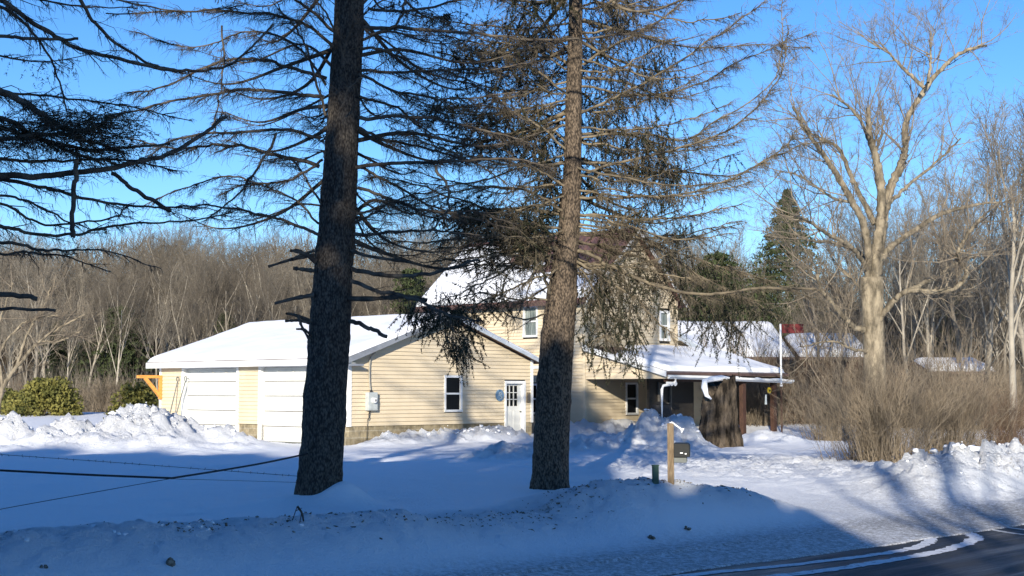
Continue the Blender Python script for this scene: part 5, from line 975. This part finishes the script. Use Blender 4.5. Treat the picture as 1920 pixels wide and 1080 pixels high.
# leaning pale tree far left
ln = at(5, 770, 46); ln[2] = gz(ln[0], ln[1]); LT = empty('bare_tree', tuple(ln), 0, 'small pale bare tree leaning in from the left edge beside the rhododendron', 'tree'); W = Wood(); Wt = Wood(); rg = np.random.default_rng(77)
for pth, r0, r1 in (([(-10, 800), (5, 730), (30, 690), (75, 640), (120, 610), (160, 590)], 5, 1.5), ([(30, 690), (55, 620), (80, 580), (95, 540)], 3, 1.2), ([(5, 730), (0, 660), (30, 620), (55, 600), (110, 590)], 3, 1.2), ([(75, 640), (110, 640), (150, 620)], 2, 1), ([(-5, 740), (-10, 640), (10, 570), (25, 530)], 3, 1)):
    Q = spline(np.array([at(x, y, 46) for x, y in pth]) - ln, 30); Q[3:] += rg.normal(0, .015, (27, 3)); W.limb(Q, np.linspace(r0, r1, 30) * 46 / F, 7)
    for j in range(9): i = 8 + int(20 * rg.random()); grow(W, Wt, Q[i], unit(Q[i + 1] - Q[i] + rg.normal(0, .06, 3)), .9 + .6 * rg.random(), .015, 2, rg, .3, .6, 3, 6, .15, .006)
W.build('trunk', M['maple'], LT); Wt.build('crown', M['twig'], LT)
# ================================================================ stump
sp = at(1347, 838, 40); SP = empty('tree_stump', tuple(sp - np.array([0, 0, .3])), 0, 'tall thick broken tree stump with a snow cap in front of the porch', 'stump')
ns, nr = 64, 70; th = np.linspace(0, 2 * math.pi, ns, endpoint=False); Hs = np.linspace(0, 1, nr); HH, TT = np.meshgrid(Hs, th, indexing='ij')
topz = 2.12 + .22 * np.cos(TT - .3) * .5 + .16 * np.abs(fbm(TT * 3.5, TT * 0 + 3, 4, 8)) - .42 * np.exp(-((TT - 3.9) / .55) ** 2); ridge = .30 * np.abs(np.sin(TT * 5 + .9 * HH + .5 * fbm(HH * 3, TT * 0 + 2, 2, 4))) ** .7 * (1 - .5 * HH) - .12 + .05 * np.sin(TT * 10 + 3 * HH) + .16 * fbm(TT * 4, HH * 7, 5, 9) * np.clip(np.minimum(TT, 6.283 - TT) / .3, 0, 1)
rr = (.53 - .10 * HH + .16 * np.exp(-HH * 7)) * (1 + ridge * (1.3 - .5 * HH)); V = np.stack([rr * np.cos(TT) + .06 * HH, rr * .85 * np.sin(TT), HH * topz + .0 * TT], -1).reshape(-1, 3)
i = np.arange(nr - 1)[:, None] * ns; j = np.arange(ns)[None, :]; j2 = (j + 1) % ns; Q = np.stack([i + j, i + j2, i + ns + j2, i + ns + j], -1).reshape(-1, 4)
V = np.vstack([V, [[.05, 0, 1.75]]]); T3 = np.stack([(nr - 1) * ns + np.arange(ns), (nr - 1) * ns + (np.arange(ns) + 1) % ns, np.full(ns, len(V) - 1)], -1)
link('bole', mesh_np('bole', V, Q, T3), M['stump'], SP, True)
W = Wood(); W.limb(np.array([[-.45, -.2, 2.10], [-.2, -.25, 2.17], [.08, -.22, 2.2], [.3, -.18, 2.2]]), np.array([.05, .08, .08, .03]), 12); W.limb(np.array([[-.42, -.45, 2.12], [-.44, -.5, 1.95], [-.38, -.5, 1.72], [-.25, -.5, 1.62]]), np.array([.07, .09, .06, .02]), 10); W.build('snow_cap', M['roof_snow'], SP, True)
# ================================================================ debris on the banks
def lump(name, px, py, D, s, lbl, cat, m=None, seed=0, n=5):
    c = on_ground(px, py, s * .3); o = empty(name, tuple(c), 0, lbl, cat); rg = np.random.default_rng(seed)
    for k in range(1):
        W = Wood()
        for q in range(n):
            p = rg.normal(0, s * .5, 3) * [1, .6, .3]; d = unit(rg.normal(size=3)) * s * .5; W.limb(np.array([p - d, p, p + d]), np.array([.35, .55, .3]) * s * (.5 + .6 * rg.random()), 6)
        W.build('clod', m or M['debris'], o, False)
lump('dirt_clod', 318, 1058, 14.25, .055, 'brown clump of leaves lying on the snow bank near the bottom left', 'debris', seed=1, n=9)
lump('dirt_clod', 84, 1069, 13.0, .03, 'small dirt clod at the bottom left corner of the snow bank', 'debris', seed=2)
lump('dirt_clod', 1287, 994, 19.3, .04, 'dark clod on the shaded bank face below the mailbox', 'debris', seed=3)
lump('dirt_clod', 1222, 1011, 18.9, .05, 'long dark clod at the foot of the bank by the road shoulder', 'debris', seed=4, n=8)
tw_ = empty('broken_twig', tuple(on_ground(557, 978, .07)), 0, 'dark broken twig stuck in the snow below the left spruce trunk', 'twig'); W = Wood()
for pth, r in (([(-.06, 0, -.10), (-.02, 0, .02), (.0, 0, .08)], .006), ([(.0, 0, .08), (.05, 0, .01), (.07, 0, -.08)], .014), ([(.05, 0, .02), (.03, -.02, -.1)], .006), ([(-.02, 0, .03), (.05, .02, .06)], .005)): W.limb(spline(pth, 8), np.linspace(r, r * .6, 8), 6)
W.build('stem', M['bark'], tw_)
tag_d = Wood(); k = 2600; a = rng.uniform(-23, -9.3, k); b = -19.95 + rng.normal(0, .3, k); keep = fbm(a * .9, b * .9, 3, 50) > -.1; a, b = a[keep], b[keep]
XY = C2[None, :] + a[:, None] * UA + b[:, None] * VA; zz, _, _, _ = ground_z(XY[:, 0], XY[:, 1]); A = np.stack([XY[:, 0], XY[:, 1], zz], -1); d = rng.normal(size=A.shape) * [1, 1, .35]; L = (.008 + .045 * rng.random(len(A)) ** 3)[:, None]
tag_d.twigs(A - unit(d) * L * .5, A + unit(d) * L, L[:, 0] * .32, .2); tag(tag_d.build('bank_litter', M['debris']), kind='stuff')
# ================================================================ evergreens across the road (behind the camera) that shade the foreground
def shade_mesh(seed, H, Rr, n=9000):
    rg = np.random.default_rng(seed); t = rg.random(n) ** .9; a = rg.random(n) * 6.283; prof = np.sqrt(np.clip(1 - np.clip((t - .55) / .45, 0, 1) ** 2, 0, 1)) * (.75 + .25 * np.sin(t * 3))
    rr = Rr * prof * (1 + .15 * np.sin(a * 4 + t * 9)) * np.sqrt(rg.random(n)); C_ = np.stack([rr * np.cos(a), rr * np.sin(a), .6 + H * t], -1); d = unit(rg.normal(size=(n, 3))); s = unit(np.cross(d, rg.normal(size=(n, 3)))); sz = .38 * (.6 + .8 * rg.random(n))[:, None]
    V = np.stack([C_ - s * sz, C_ + d * sz, C_ + s * sz, C_ - d * sz], 1).reshape(-1, 3); me = mesh_np('crown', V, np.arange(n)[:, None] * 4 + np.array([[0, 1, 2, 3]])); me.materials.append(M['needle_dark']); return me
SM = shade_mesh(3, 13.4, 3.0); SMs = shade_mesh(4, 13.4, 3.0, 650); tm = MB(); tm.tube([(0, 0, 0), (0, 0, 6), (0, 0, 12)], [.3, .2, .05], 8); tmo = tm.build('trunk', M['bark']); tme = tmo.data; bpy.data.objects.remove(tmo)
def shade_tree(X, Y, sc, sx=1, me0=None):
    o = empty('roadside_evergreen', (X, Y, 0), X * 2.1, 'one of the dense evergreens lining the far side of the road', 'tree', 'evergreens across the road'); o.scale = (sc * sx, sc * sx, sc)
    for nme, me in (('crown', me0 or SM), ('trunk', tme)): c = bpy.data.objects.new(nme, me); COL.objects.link(c); c.parent = o
YT = -10.0
for X in np.arange(-34, -6.5, 2.6): shade_tree(X, YT + .4 * math.sin(X * 3), (.975 if X < -12 else .915) + .014 * math.sin(X * 5), 1.05)
for X in np.arange(-32, -11, 3.4): shade_tree(X, YT - 5, 1.04, 1.1)
for X, sc, sx in ((-5.1, .90, .55), (-3.9, .86, .45), (-2.4, .68, .6), (-1.1, .70, .7), (-.1, .66, .6), (.7, .58, .5)): shade_tree(X, YT, sc, sx)
shade_tree(-6.6, YT - 2, 1.42, .5, SMs)
def sparse(seed):
    rg = np.random.default_rng(seed); W = Wood(); Wt = Wood(); grow(W, Wt, np.zeros(3), np.array([0, 0, 1.]), 12, .24, 0, rg, .9, .45, 5, 0, .05, .03); return mesh_np('trunk', np.concatenate(W.V), np.concatenate(W.Q))
for X, sd_ in ((2.2, 1), (3.7, 2), (6.2, 3)):
    me = sparse(sd_); me.materials.append(M['bark']); tag(link('bare_tree', me, None), 'one of the bare trees across the road that throw the shade bands', 'tree', 'bare trees across the road').location = (X, YT, 0)
# broken chunks of plough snow lying on the piles and banks
def chunks(n, seed):
    rg = np.random.default_rng(seed); D = 13 * (46 / 13) ** rg.random(n); X = rg.uniform(-.40, .40, n) * D; z, ro, a, b = ground_z(X, D); k = (rg.random(n) < np.clip(ro * 1.5 - .6, 0, 1) * np.where(D < 27, .45, .8) * (.25 + .75 * (fbm(X * .8, D * .8, 2, 88) > .05))) & ~((a > -.2) & (a < 8.2) & (b > -.2)) & (b > -21.3)
    X, Y, z, b = X[k], D[k], z[k], b[k]; m = len(X); sz = (.010 + .06 * rg.random(m) ** 4) * np.where(Y < 27, .42, 1); cu = np.array([[x, y, w_] for x in (-1, 1) for y in (-1, 1) for w_ in (-1, 1)], float)
    V = cu[None] * (1 + rg.normal(0, .28, (m, 8, 3))); th = rg.random(m) * 6.28; c, s_ = np.cos(th)[:, None], np.sin(th)[:, None]; t2 = rg.normal(0, .5, m); c2, s2 = np.cos(t2)[:, None], np.sin(t2)[:, None]
    y1 = V[..., 1] * c2 - V[..., 2] * s2; z1 = V[..., 1] * s2 + V[..., 2] * c2; V = np.stack([V[..., 0] * c - y1 * s_, V[..., 0] * s_ + y1 * c, z1 * .75], -1) * sz[:, None, None] + np.stack([X, Y, z - sz * .15], -1)[:, None]
    Q = np.arange(m)[:, None, None] * 8 + np.array([[0, 1, 3, 2], [4, 6, 7, 5], [0, 4, 5, 1], [2, 3, 7, 6], [0, 2, 6, 4], [1, 5, 7, 3]])[None]
    tag(link('snow_chunks', mesh_np('snow_chunks', V.reshape(-1, 3), Q.reshape(-1, 4)), M['roof_snow']), kind='stuff'); print('chunks', m)
chunks(110000, 5)
